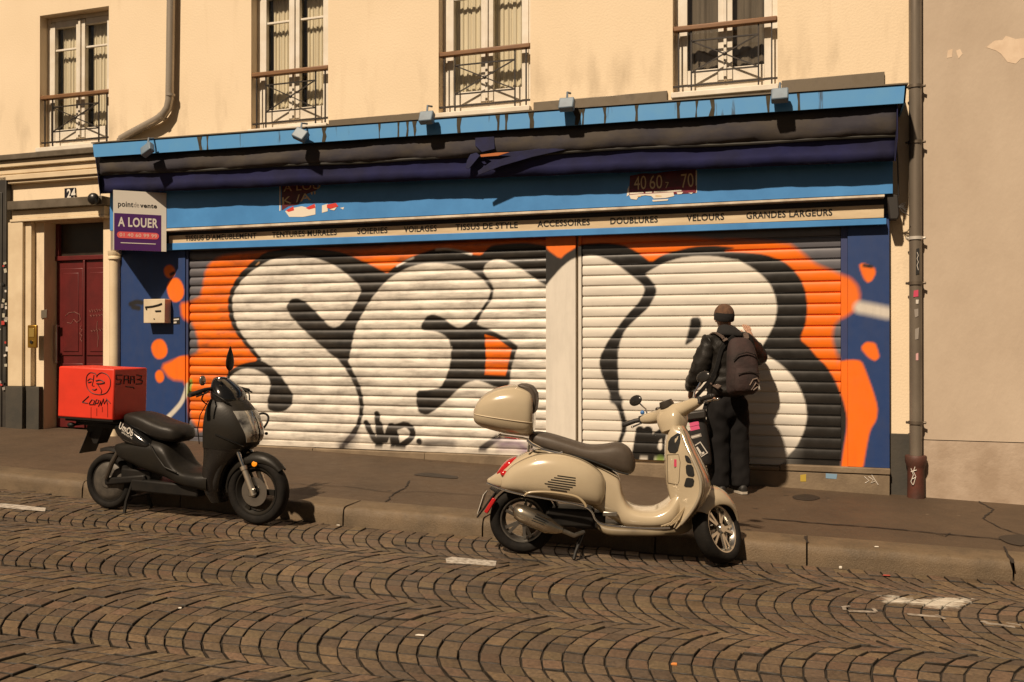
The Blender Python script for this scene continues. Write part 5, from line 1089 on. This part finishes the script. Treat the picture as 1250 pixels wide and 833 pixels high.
# lower wheel-side filler and dash hood
mb = MB(); mb.loft([sup(x, 0, (a+b)/2, hw, (a-b)/2, 3, 24) for x, a, b, hw in dense([(1.06,.60,.17,.13), (1.12,.62,.24,.13), (1.18,.64,.42,.125), (1.28,.66,.54,.11), (1.36,.66,.60,.07)], 3)]); obj('apron_lower', mb, GLB, sco, ang=50)
mb = MB(); mb.loft([[(cx+rx*math.cos(2*PI*k/24), ry*math.sin(2*PI*k/24), z) for k in range(24)] for z, cx, rx, ry in dense([(.965,1.14,.125,.16), (1.0,1.135,.125,.165), (1.05,1.115,.115,.15), (1.10,1.085,.085,.12), (1.14,1.06,.05,.08), (1.155,1.05,.02,.04)], 3)]); hood = obj('dash_hood', mb, GLB, sco, ang=55)
mb = MB(); mb.tube([(1.05, -.36, 1.03), (1.06, -.2, 1.06), (1.07, 0, 1.07), (1.06, .2, 1.06), (1.05, .36, 1.03)], .016, 10); obj('handlebar', mb, BPL, sco)
for s in (-1, 1):
    mb = MB(); mb.tube([(1.055, s*.25, 1.045), (1.05, s*.38, 1.025)], .019, 12); obj('hand_grip', mb, GRIP, sco)
    mb = MB(); mb.tube([(1.10, s*.22, 1.05), (1.12, s*.27, 1.04), (1.10, s*.36, 1.015)], .007, 8); obj('brake_lever', mb, BPL, sco)
mb = MB(); mb.tube([(1.06, .10, 1.07), (1.05, .11, 1.14), (1.045, .115, 1.22)], .006, 8); ms = obj('mirror', mb, BPL, sco)
mb = MB(); T = dense([(1.20,.006,.012), (1.225,.012,.045), (1.27,.014,.052), (1.32,.012,.042), (1.375,.006,.018), (1.40,.002,.005)], 3)
mb.loft([[(1.045+rx*math.cos(2*PI*k/16), .125+ry*math.sin(2*PI*k/16), z) for k in range(16)] for z, rx, ry in T]); obj('mirror_head', mb, BPL, ms, ang=60)
mb = MB(); mb.lathe([(0, -.01), (.018, -.01), (.02, 0), (.012, .006), (0, .008)], (1.13, -.12, 1.145), (.5, -1, .3), 16); obj('chrome_cap', mb, CHR, hood)
mb = MB(); mb.ball((1.03, -.2, 1.13), .038, (.5, .9, 1.1), 8); obj('round_mirror', mb, mat('smoked_mirror', (.30, .28, .25), .1, .8), sco)
mb = MB(); P = [(1.34+.05*math.cos(t), .17+.02*math.sin(t*2), .80+.062*math.sin(t)) for t in np.linspace(-1.9, 2.2, 18)]; mb.tube(P, .009, 8); mb.ball((1.38, .17, .70), .014, n=6); obj('cable_loop', mb, BPL, sco)
# seat, glossy tail panel, under-seat body, floor
mb = MB(); mb.loft([sup(x, 0, (a+b)/2, hw, (a-b)/2, 3.0, 28) for x, a, b, hw in dense([(.17,.80,.77,.07), (.21,.825,.735,.125), (.30,.835,.70,.15), (.40,.82,.665,.16), (.50,.79,.625,.165), (.60,.765,.61,.165), (.66,.755,.605,.155), (.71,.735,.61,.135), (.75,.70,.63,.09), (.765,.675,.645,.04)], 4)]); sse = obj('seat', mb, mat('seat_vinyl', (.020, .017, .014), .45, c2=(.012, .011, .010), scale=9, bump=.12, bscale=120, spec=.25), sco, ang=60)
mb = MB(); mb.loft([sup(x, 0, (a+b)/2, hw, (a-b)/2, 3.2, 28) for x, a, b, hw in dense([(.10,.75,.70,.10), (.14,.765,.64,.145), (.22,.76,.575,.165), (.32,.72,.55,.175), (.42,.66,.545,.178), (.48,.62,.55,.17), (.51,.60,.57,.14)], 4)]); tp = obj('tail_panel', mb, GLB, sco, ang=60)
letter('lettering', 'UmOb', (.20, -.1735, .705), (.345, -.1795, .645), .055, SC[0], tp, .02, up=(.3, 0, 1)); letter('lettering', 'electric', (.235, -.1765, .668), (.345, -.1795, .622), .018, SC[0], tp, .0, up=(.3, 0, 1))
mb = MB(); mb.loft([sup(x, 0, (a+b)/2, hw, (a-b)/2, 3.2, 28) for x, a, b, hw in dense([(.10,.56,.50,.10), (.18,.58,.44,.15), (.30,.60,.40,.165), (.42,.62,.36,.172), (.55,.62,.33,.172), (.64,.58,.31,.17), (.72,.47,.29,.172), (.80,.405,.27,.178), (.95,.39,.25,.18), (1.06,.40,.23,.165)], 4)]); mbd = obj('mid_body', mb, MATB, sco, ang=60)
mb = MB(); mb.tube([(.52, -.182, .60), (.60, -.186, .50), (.68, -.188, .42), (.80, -.190, .385)], .006, 6); obj('body_crease', mb, MATB, mbd)
mb = MB(); mb.box((.62, 0, .235), (.66, .24, .10)); mb.box((.30, 0, .30), (.30, .16, .12)); mb.bar((.0, -.085, .235), (.42, -.10, .30), .03, .06); mb.bar((.0, .085, .235), (.42, .10, .30), .03, .06); obj('frame', mb, BPL, sco, bevel=.015)
mb = MB(); mb.tube([(.30, -.10, .27), (.26, -.13, .10), (.27, -.16, .006)], .013, 8); mb.tube([(.30, .10, .27), (.26, .13, .10), (.27, .16, .006)], .013, 8); mb.tube([(.27, -.12, .13), (.27, .12, .13)], .012, 8); obj('centre_stand', mb, BPL, sco)
for s in (-1, 1): mb = MB(); mb.tube([(.16, s*.11, .52), (.09, s*.115, .40), (.03, s*.11, .27)], .02, 10); obj('shock_absorber', mb, mat('shock_steel', (.10, .085, .07), .4, .6), sco)
# tail: rack, plate holder, plate
mb = MB(); mb.box((-.10, -.0, .742), (.56, .30, .022)); mb.bar((-.30, -.10, .725), (.15, -.10, .70), .03, .04); mb.bar((-.30, .10, .725), (.15, .10, .70), .03, .04); obj('box_rack', mb, BPL, sco, bevel=.006)
mb = MB(); mb.prism([(-.05, -.06, .735), (-.22, -.06, .735), (-.24, -.06, .66), (-.16, -.06, .54), (-.12, -.06, .54), (-.06, -.06, .66)], (0, .12, 0)); mb.tube([(-.30, -.15, .70), (-.30, .15, .70)], .012, 8); mb.ball((-.30, -.16, .70), .028, (1.3, 1, .8), 8); mb.ball((-.30, .16, .70), .028, (1.3, 1, .8), 8); obj('tail_bracket', mb, BPL, sco, bevel=.008)
mb = MB(); mb.bar((-.19, 0, .64), (-.275, 0, .455), .19, .006); obj('number_plate', mb, mat('plate_back', (.05, .045, .04), .5), sco, bevel=.002)
# red box with scribbles
BXR = mat('delivery_red', (.72, .040, .016), .5, c2=(.60, .034, .014), scale=4, bump=.05, bscale=20)
y0, y1 = -.215, .175
bx0, bx1 = -.395, .180; bz0, bz1 = .768, 1.19
mb = MB(); mb.box(((bx0+bx1)/2, (y0+y1)/2, (bz0+bz1)/2), (bx1-bx0, y1-y0, bz1-bz0)); dbx = obj('delivery_box', mb, BXR, sco, bevel=.012)
mb = MB(); mb.box(((bx0+bx1)/2, (y0+y1)/2, bz0-.004), (bx1-bx0-.01, y1-y0-.01, .016)); obj('box_base', mb, BPL, dbx)
INK = mat('marker_ink', (.03, .006, .006), .6)
RB = (60, 430, 6.407)
def ib(P, lat=y0-.002):
    out = []
    for a, b in P:
        px, py = RB[0]+a/RB[2], RB[1]+b/RB[2]; d = SF.I.to_3x3() @ ray(px, py); o = SF.I @ CAM; out.append(o + d*((lat-o.y)/d.y))
    return out
def ifr(P, X=bx1+.002):
    out = []
    for a, b in P:
        px, py = RB[0]+a/RB[2], RB[1]+b/RB[2]; d = SF.I.to_3x3() @ ray(px, py); o = SF.I @ CAM; out.append(o + d*((X-o.x)/d.x))
    return out
def ink(pts, r=.0035):
    mb = MB(); mb.tube(pts, r, 5); obj('ink_line', mb, INK, dbx)
def sm(P, n=1): return [tuple(p) for p in chaikin(P, n, False)]
ink(ib(sm([(372,190), (360,165), (320,158), (293,185), (288,240), (300,290), (340,325), (400,335), (450,320), (478,270), (480,215), (455,175), (410,158), (380,175), (370,195)], 2)))
ink(ib(sm([(300,225), (320,205), (345,215)]))); ink(ib([(305,238), (330,232)]), .005); ink(ib(sm([(365,225), (400,215), (440,240), (400,248), (370,245)])), .005); ink(ib([(350,180), (345,225), (335,262), (352,266)])); ink(ib(sm([(338,290), (355,298), (372,288)])), .005); ink(ib(sm([(375,245), (395,275), (412,300), (405,325)])))
for P in ([(260,390), (310,345)], [(258,392), (300,400)], [(310,405), (335,370), (355,380), (345,410), (315,410)], [(355,415), (370,370), (390,378), (380,400), (360,400)], [(385,425), (405,380), (405,420), (425,365)], [(425,365), (430,405), (450,370), (455,410)], [(445,365), (478,400)]): ink(ib(P), .004)
for P in ([(570,180), (525,180), (530,215), (565,215), (560,250), (525,250)], [(585,250), (590,185), (620,185), (622,245)], [(587,215), (620,215)], [(635,250), (640,190), (665,190), (668,245)], [(637,215), (665,215)], [(685,180), (725,185), (720,210), (690,212), (730,225), (725,248), (680,250)], [(600,270), (660,275), (665,285)]): ink(ifr(P), .005)
for a, b, c in ((327,430,520), (372,440,500), (415,430,470), (457,400,510)): ink(ib([(a, b), (a, c)]), .0015)
# ------------------------------------------------------------------ person seen from behind, one arm raised to the shutter
from mathutils import noise as MN
def skin_mesh(name, chains, m, parent, sub=2, root=0, smooth=True, folds=0, fz=1.0, seed=0):
    """chains: list of lists of (key, xyz, (rx, ry)); shared keys join the chains"""
    idx = {}; V = []; RD = []; E = []
    for ch in chains:
        prev = None
        for key, p, r in ch:
            if key not in idx: idx[key] = len(V); V.append(Vector(p)); RD.append(r if isinstance(r, tuple) else (r, r))
            i = idx[key]
            if prev is not None: E.append((prev, i))
            prev = i
    me = bpy.data.meshes.new(name); me.from_pydata(V, E, []); o = bpy.data.objects.new(name, me); COL.objects.link(o)
    s = o.modifiers.new('skin', 'SKIN'); s.use_smooth_shade = True
    sv = me.skin_vertices[0].data
    for i, r in enumerate(RD): sv[i].radius = r; sv[i].use_root = (i == root)
    b = o.modifiers.new('sub', 'SUBSURF'); b.levels = sub; b.render_levels = sub
    dg = bpy.context.evaluated_depsgraph_get(); dg.update(); nm = bpy.data.meshes.new_from_object(o.evaluated_get(dg)); nm.name = name
    bpy.data.objects.remove(o)
    if folds:                                       # cloth folds: ridged noise pushed along the surface
        ns = [v.normal.copy() for v in nm.vertices]
        for v, n_ in zip(nm.vertices, ns):
            q = Vector((v.co.x*9+seed, v.co.y*9, v.co.z*9*fz)); a = MN.noise(q); b_ = MN.noise(q*2.1+Vector((5, 3, 1))); v.co += n_*folds*((1-2*abs(a))*.8 + b_*.5 - .3)
        nm.update()
    nm.materials.clear(); nm.materials.append(m); nm.polygons.foreach_set('use_smooth', [True]*len(nm.polygons))
    o = bpy.data.objects.new(name, nm); COL.objects.link(o)
    if parent is not None: o.parent = parent
    return o
fp = walk_at(894, 606); PY = -.56
fp = Vector((at(889, 606, PY).x, PY, 0)); fp.z = zwalk(fp.x, fp.y)
PM = Matrix.Translation(fp) @ Matrix.Rotation(R(30), 4, 'Z')
per = thing('person', None, 'person in black jacket and knit cap facing the shutter with one hand raised', 'person', M=PM)
SKN = mat('skin', (.42, .25, .17), .55, c2=(.36, .20, .13), scale=12)
LEA = mat('black_leather', (.009, .008, .007), .5, c2=(.015, .013, .011), scale=5, bump=1.0, bscale=13, rvar=.1, spec=.3)
HOOD = mat('black_fleece', (.010, .009, .009), .95, bump=.3, bscale=50)
TRO = mat('black_trousers', (.006, .0055, .006), .9, c2=(.011, .010, .010), scale=4, bump=1.0, bscale=9, spec=.2, stretch=(1, 1, .45))
# joints (x right, y forward, z up)
SH_R, EL_R, WR_R = (.185, .0, 1.375), (.37, .09, 1.20), (.38, .32, 1.43)
SH_L, EL_L, WR_L = (-.185, .0, 1.365), (-.275, .02, 1.09), (-.275, .20, .93)
HIP_R, KN_R, AN_R = (.095, 0, .86), (.105, .02, .47), (.10, -.02, .085)
HIP_L, KN_L, AN_L = (-.095, 0, .86), (-.115, .02, .47), (-.12, -.01, .085)
HC = Vector((-.02, .045, 1.60))
def fingers(wr, d, n, up, curl, pre):
    """five bent fingers rooted in the palm; d along the hand, n palm normal, up across the palm"""
    wr = Vector(wr); d = Vector(d).normalized(); up = Vector(up); up = (up-d*up.dot(d)).normalized(); n = d.cross(up)*(1 if Vector(n).dot(d.cross(up)) > 0 else -1); out = []
    palm = wr + d*.085
    for i, (off, L) in enumerate(((.030, .070), (.010, .078), (-.011, .072), (-.031, .056))):
        b = palm + up*off; p1 = b + (d*math.cos(curl*.5)+n*math.sin(curl*.5))*L*.45; p2 = p1 + (d*math.cos(curl)+n*math.sin(curl))*L*.32; p3 = p2 + (d*math.cos(curl*1.4)+n*math.sin(curl*1.4))*L*.25
        out.append([(pre+'palm', wr+d*.05, (.034, .016)), (pre+f'k{i}', b, .0095), (pre+f'a{i}', p1, .0085), (pre+f'b{i}', p2, .0078), (pre+f'c{i}', p3, .0065)])
    t0 = wr + d*.03 + up*.03; t1 = t0 + d*.032 + up*.025 + n*.012; t2 = t1 + d*.03 + up*.008 + n*.01
    out.append([(pre+'palm', wr+d*.05, (.034, .016)), (pre+'t0', t0, .011), (pre+'t1', t1, .0095), (pre+'t2', t2, .008)])
    return out
dR = Vector((-.05, .35, .55)); dL = Vector((-.02, .25, -.65))
body_ch = [
 [('pel', (0, 0, .93), (.135, .10)), ('wai', (0, .01, 1.06), (.125, .09)), ('che', (0, .01, 1.24), (.145, .10)), ('upc', (0, .0, 1.38), (.12, .085)), ('nk0', (-.005, .01, 1.455), (.055, .055)), ('nk1', (-.015, .03, 1.515), (.05, .052)), ('hd0', HC+Vector((0, .005, -.04)), (.066, .078)), ('hd1', HC+Vector((0, 0, .03)), (.072, .088)), ('hd2', HC+Vector((0, -.005, .085)), (.05, .06))],
 [('upc', 0, 0), ('shr', SH_R, .055), ('elr', EL_R, .042), ('wrr', WR_R, (.028, .024)), ('Rpalm', Vector(WR_R)+dR.normalized()*.05, (.034, .016))],
 [('upc', 0, 0), ('shl', SH_L, .055), ('ell', EL_L, .042), ('wrl', WR_L, (.028, .024)), ('Lpalm', Vector(WR_L)+dL.normalized()*.05, (.034, .016))],
 [('pel', 0, 0), ('hpr', HIP_R, .085), ('knr', KN_R, .058), ('anr', AN_R, .04), ('ftr', (.115, .11, .035), (.036, .026)), ('tor', (.12, .16, .028), (.034, .02))],
 [('pel', 0, 0), ('hpl', HIP_L, .085), ('knl', KN_L, .058), ('anl', AN_L, .04), ('ftl', (-.14, .11, .035), (.036, .026)), ('tol', (-.145, .16, .028), (.034, .02))]]
body_ch += fingers(WR_R, dR, (-.3, 1, -.4), (-1, 0, .1), .35, 'R') + fingers(WR_L, dL, (1, .2, .1), (.2, 1, .3), .7, 'L')
bd = skin_mesh('body', body_ch, SKN, per, 2)
# face details on the far side: nose, ears, eyes, mouth
mb = MB(); mb.ball(HC+Vector((0, .098, -.015)), .017, (.7, 1, 1.3), 6); mb.ball(HC+Vector((.078, .0, -.01)), .026, (.4, .7, 1.2), 6); mb.ball(HC+Vector((-.078, .0, -.01)), .026, (.4, .7, 1.2), 6); obj('ears_and_nose', mb, SKN, per, ang=80)
for s in (-1, 1):
    mb = MB(); mb.ball(HC+Vector((s*.032, .078, .012)), .013, n=6); obj('eye', mb, mat('eye_white', (.6, .58, .55), .3), per)
mb = MB(); mb.ball(HC+Vector((0, .085, -.055)), .02, (1.2, .4, .3), 6); obj('mouth', mb, mat('lips', (.32, .12, .10), .5), per)
# jacket
jk = skin_mesh('jacket', [
 [('a', (0, 0, .86), (.20, .155)), ('b', (0, .005, .95), (.215, .165)), ('c', (0, .005, 1.12), (.21, .16)), ('d', (0, 0, 1.26), (.21, .16)), ('e', (0, -.005, 1.37), (.17, .135)), ('f', (-.005, .005, 1.445), (.085, .085)), ('g', (-.012, .015, 1.475), (.075, .08))],
 [('e', 0, 0), ('r0', (.17, -.005, 1.375), .095), ('r1', (.275, .04, 1.285), .093), ('r2', EL_R, .083), ('r3', (.375, .19, 1.305), .072), ('r4', (.379, .28, 1.39), .05), ('r5', (.380, .305, 1.415), .044)],
 [('e', 0, 0), ('l0', (-.185, -.005, 1.37), .095), ('l1', (-.25, .0, 1.23), .092), ('l2', EL_L, .088), ('l3', (-.30, .11, 1.01), .078), ('l4', (-.292, .175, .955), .058), ('l5', (-.29, .19, .94), .045)]], LEA, per, 3, folds=.014, fz=1.3, seed=2)
mb = MB(); rings = []
for z, rx, ry, dy in ((1.415, .13, .11, -.035), (1.45, .125, .115, -.045), (1.49, .105, .10, -.03), (1.52, .085, .082, .0), (1.535, .07, .07, .01)):
    rings.append([(-.012+rx*math.cos(2*PI*k/24), dy+ry*math.sin(2*PI*k/24), z+.012*math.sin(4*PI*k/24)) for k in range(24)])
mb.loft(rings); obj('hood', mb, HOOD, per, ang=80, subsurf=1)
# trousers, shoes
skin_mesh('trousers', [
 [('t', (0, 0, .95), (.165, .125)), ('p', (0, 0, .86), (.165, .135))],
 [('p', 0, 0), ('hr', (.088, 0, .74), .118), ('hr2', (.095, .01, .58), .110), ('kr', (.10, .015, .43), .104), ('cr', (.102, -.005, .24), .100), ('ar', (.104, -.01, .10), .100), ('er', (.104, -.01, .045), .096)],
 [('p', 0, 0), ('hl', (-.088, 0, .74), .118), ('hl2', (-.092, .01, .58), .110), ('kl', (-.094, .015, .43), .104), ('cl', (-.096, -.005, .24), .100), ('al', (-.098, -.01, .10), .100), ('el', (-.098, -.01, .045), .096)]], TRO, per, 3, folds=.017, fz=.75, seed=7)
for s, cx_ in ((1, .106), (-1, -.102)):
    mb = MB(); T = dense([(-.115,.02,.045,.06), (-.10,.035,.06,.075), (-.04,.042,.05,.095), (.04,.045,.04,.085), (.11,.05,.035,.065), (.16,.042,.03,.05), (.185,.02,.022,.035)], 3); rr = []
    for y, w_, zc_, hh in T: rr.append([(cx_+w_*math.cos(2*PI*k/18), y, max(.006, .006+hh*(.5+.5*math.sin(2*PI*k/18)))) for k in range(18)])
    mb.loft(rr); sh = obj('shoe', mb, mat('black_shoe', (.015, .014, .013), .6), per, ang=60)
    mb = MB(); rr = [[(cx_+(w_+.004)*math.cos(2*PI*k/18)*1.0, y*1.02, .0+(.022 if math.sin(2*PI*k/18) > 0 else 0)) for k in range(18)] for y, w_, zc_, hh in T]; mb.loft(rr); obj('sole', mb, mat('pale_sole', (.45, .40, .33), .7), sh)
# knit cap with dark band
KN = mat('knit_brown', (.135, .070, .038), .95, c2=(.075, .040, .025), scale=26, bump=.6, bscale=60); mb = MB(); rr = []
for a in np.linspace(0, PI/2*.98, 9): rr.append([HC + Vector((.089*math.cos(a)*math.cos(2*PI*k/28)*(1+.012*math.cos(14*2*PI*k/28)), -.004+.102*math.cos(a)*math.sin(2*PI*k/28), .035+.098*math.sin(a))) for k in range(28)])
mb.loft(rr); cap = obj('knit_cap', mb, KN, per, ang=80)
mb = MB(); mb.lathe([(.090, -.055), (.096, -.045), (.098, 0), (.094, .022), (.085, .0)], (0, 0, 0), (0, 0, 1), 28, close=True); mb.xf(Matrix.Translation(HC+Vector((0, -.006, .03))) @ Matrix.Rotation(R(8), 4, 'X') @ Matrix.Diagonal((.93, 1.08, 1, 1))); obj('cap_band', mb, HOOD, cap, ang=60)
# backpack (worn: a thing of its own)
bpk = thing('backpack', None, 'worn brown backpack hanging on the back of the person at the shutter', 'backpack', M=PM @ Matrix.Translation((.01, -.15, .92)))
BPM = mat('brown_canvas', (.042, .022, .020), .85, c2=(.020, .013, .012), scale=6, bump=.5, bscale=30)
def B(x, y, z): return (x-.01, y+.15, z-.92)
mb = MB(); T = dense([(.91,.11,.05,-.215), (.94,.132,.085,-.235), (1.02,.142,.10,-.25), (1.14,.14,.095,-.25), (1.26,.134,.085,-.235), (1.35,.115,.065,-.215), (1.40,.085,.045,-.20), (1.42,.04,.02,-.19)], 4)
mb.loft([[B(.02+rx*math.copysign(abs(math.cos(2*PI*k/28))**.7, math.cos(2*PI*k/28)), y+ry*math.copysign(abs(math.sin(2*PI*k/28))**.8, math.sin(2*PI*k/28)), z) for k in range(28)] for z, rx, ry, y in T]); sack = obj('sack', mb, BPM, bpk, ang=70)
mb = MB(); T = dense([(.945,.10,.03,-.325), (.98,.115,.045,-.325), (1.08,.115,.045,-.33), (1.15,.10,.03,-.325)], 3); mb.loft([[B(.02+rx*math.copysign(abs(math.cos(2*PI*k/20))**.7, math.cos(2*PI*k/20)), y+ry*math.sin(2*PI*k/20), z) for k in range(20)] for z, rx, ry, y in T]); obj('front_pocket', mb, BPM, bpk, ang=70)
mb = MB(); mb.tube([B(-.10, -.325, 1.22), B(-.06, -.335, 1.27), B(.02, -.335, 1.29), B(.10, -.333, 1.27), B(.15, -.31, 1.20)], .006, 6); mb.tube([B(-.08, -.374, 1.10), B(.02, -.38, 1.12), B(.12, -.374, 1.10)], .005, 6); obj('zip', mb, mat('zip_dark', (.02, .015, .013), .5), sack)
for P in ([B(.05, -.36, .96), B(.09, -.372, 1.02), B(.12, -.36, 1.0)], [B(.03, -.372, 1.0), B(.06, -.374, 1.05), B(.10, -.372, 1.06), B(.12, -.365, 1.03)], [B(.07, -.36, .955), B(.11, -.362, .985)]): 
    mb = MB(); mb.tube(P, .006, 6); obj('pale_print', mb, mat('print_pale', (.20, .15, .12), .8), bpk)
for s in (-1, 1):
    mb = MB(); P = [B(s*.10, -.17, 1.39), B(s*.125, -.10, 1.445), B(s*.13, .0, 1.465), B(s*.135, .10, 1.42), B(s*.13, .145, 1.30), B(s*.15, .13, 1.12), B(s*.175, .0, 1.02), B(s*.15, -.15, .97)]; T = dense(P, 3)
    for a, b in zip(T, T[1:]): mb.bar(a, b, .045, .012, up=(0, .3, 1) if Vector(b).z > .5 else (0, 1, 0))
    obj('shoulder_strap', mb, mat('strap_brown', (.085, .058, .045), .85), bpk)
# black bag at the left hip, plastered with stickers
bag = thing('shoulder_bag', None, 'black bag covered with stickers at the left hip of the person', 'bag', M=PM @ Matrix.Translation((-.24, .02, .28)))
def G_(x, y, z): return Vector((x+.24, y-.02, z-.28))
rt_ = Matrix.Rotation(R(-18), 4, 'Z')
BAGM = mat('bag_black', (.010, .0095, .009), .6, c2=(.016, .014, .013), scale=5, bump=.3, bscale=25)
mb = MB(); T = dense([(.26,.13,.055), (.28,.15,.075), (.42,.155,.08), (.58,.155,.08), (.68,.15,.075), (.705,.135,.06)], 3)
mb.loft([[Vector((rx*math.copysign(abs(math.cos(2*PI*k/28))**.45, math.cos(2*PI*k/28)), ry*math.copysign(abs(math.sin(2*PI*k/28))**.6, math.sin(2*PI*k/28)), z)) for k in range(28)] for z, rx, ry in T]); 
BX = Matrix.Translation(G_(-.30, -.05, 0)) @ Matrix.Rotation(R(-26), 4, 'Z') @ Matrix.Rotation(R(-8), 4, 'Y')
bgm = obj('bag_body', mb.xf(BX), BAGM, bag, ang=60)
mb = MB(); mb.box((.02, -.02, .72), (.28, .17, .075)); obj('bag_flap', mb.xf(BX), mat('bag_flap_dark', (.020, .017, .014), .55), bag, bevel=.015)
mb = MB(); P = dense([BX @ Vector((-.13, 0, .70)), G_(-.21, -.10, 1.05), G_(-.13, -.145, 1.32), G_(.0, -.14, 1.44), G_(.09, -.02, 1.475), G_(.10, .10, 1.40), G_(-.05, .16, 1.10), BX @ Vector((.13, .05, .72))], 4)
for a, b in zip(P, P[1:]): mb.bar(a, b, .035, .008, up=(0, 1, .2))
obj('carry_strap', mb, HOOD, bag)
def stk(c, w_, h_, rot, m, k=0):
    mb = MB(); mb.box((c[0], -.0805-.0008*k, c[1]), (w_, .0015, h_), Matrix.Rotation(rot, 3, 'Y')); obj('sticker', mb.xf(BX), m, bag)
PK = mat('sticker_hotpink', (.62, .10, .22), .5); GN = mat('sticker_mint', (.30, .50, .32), .5); YL = mat('sticker_yellow', (.62, .42, .05), .5)
stk((-.05, .655), .10, .032, -.12, GN); stk((-.05, .618), .10, .032, -.12, GN); stk((.045, .645), .085, .034, -.12, PK); stk((.045, .607), .085, .034, -.12, PK); stk((-.01, .645), .03, .034, -.12, SC[0], 1); stk((-.01, .608), .03, .034, -.12, SC[0], 1)
stk((.02, .53), .15, .030, -.15, SC[1]); stk((.02, .53), .12, .012, -.15, SC[0], 1); stk((-.03, .465), .05, .045, .5, YL); stk((.0, .478), .03, .04, -.4, YL, 1)
stk((.045, .40), .13, .12, -.45, SC[0]); stk((.045, .40), .115, .105, -.45, SC[2], 1); stk((.03, .415), .02, .07, -.45, SC[0], 2); stk((.055, .40), .02, .08, -.45, SC[0], 2); stk((.07, .37), .06, .018, -.45, SC[0], 2)

# ------------------------------------------------------------------ small litter on the ground
LIT = mat('litter_white', (.7, .66, .58), .6); LITO = mat('litter_orange', (.6, .22, .05), .6)
def litter(px, py, lab, m, d=(.03, .02, .012), on='road', rot=.3):
    p = road_at(px, py) if on == 'road' else walk_at(px, py); mb = MB(); mb.prism([(p.x-d[0]/2, p.y-d[1]/2, p.z), (p.x+d[0]/2, p.y-d[1]*.3, p.z), (p.x+d[0]*.4, p.y+d[1]/2, p.z), (p.x-d[0]*.3, p.y+d[1]*.4, p.z)], (0, 0, d[2]))
    tag(obj('paper_scrap', mb, m, base=p, bevel=.002), lab, 'scrap', 'paper scraps scattered on the street')
litter(326, 640, 'white paper ball in front of the black delivery scooter wheel', LIT, (.035, .03, .03)); litter(1026, 694, 'tiny white scrap lying against the kerb below the right shutter', LIT, (.02, .02, .015))
litter(1082, 703, 'flat reddish scrap in the gutter beside the kerb', mat('litter_red', (.4, .06, .04), .6), (.05, .02, .006)); litter(823, 812, 'small orange scrap between road setts in the foreground', LITO, (.03, .02, .01)); litter(1070, 668, 'small pale scrap on the pavement edge at right', LIT, (.03, .015, .006), 'walk'); litter(413, 642, 'pale cigarette end in the gutter between the two scooters', LIT, (.03, .01, .008))
litter(513, 776, 'flat pale chip of paper lying on the setts in the foreground', LIT, (.05, .02, .005)); litter(220, 743, 'tiny white chip on the setts at lower left', LIT, (.02, .012, .006))
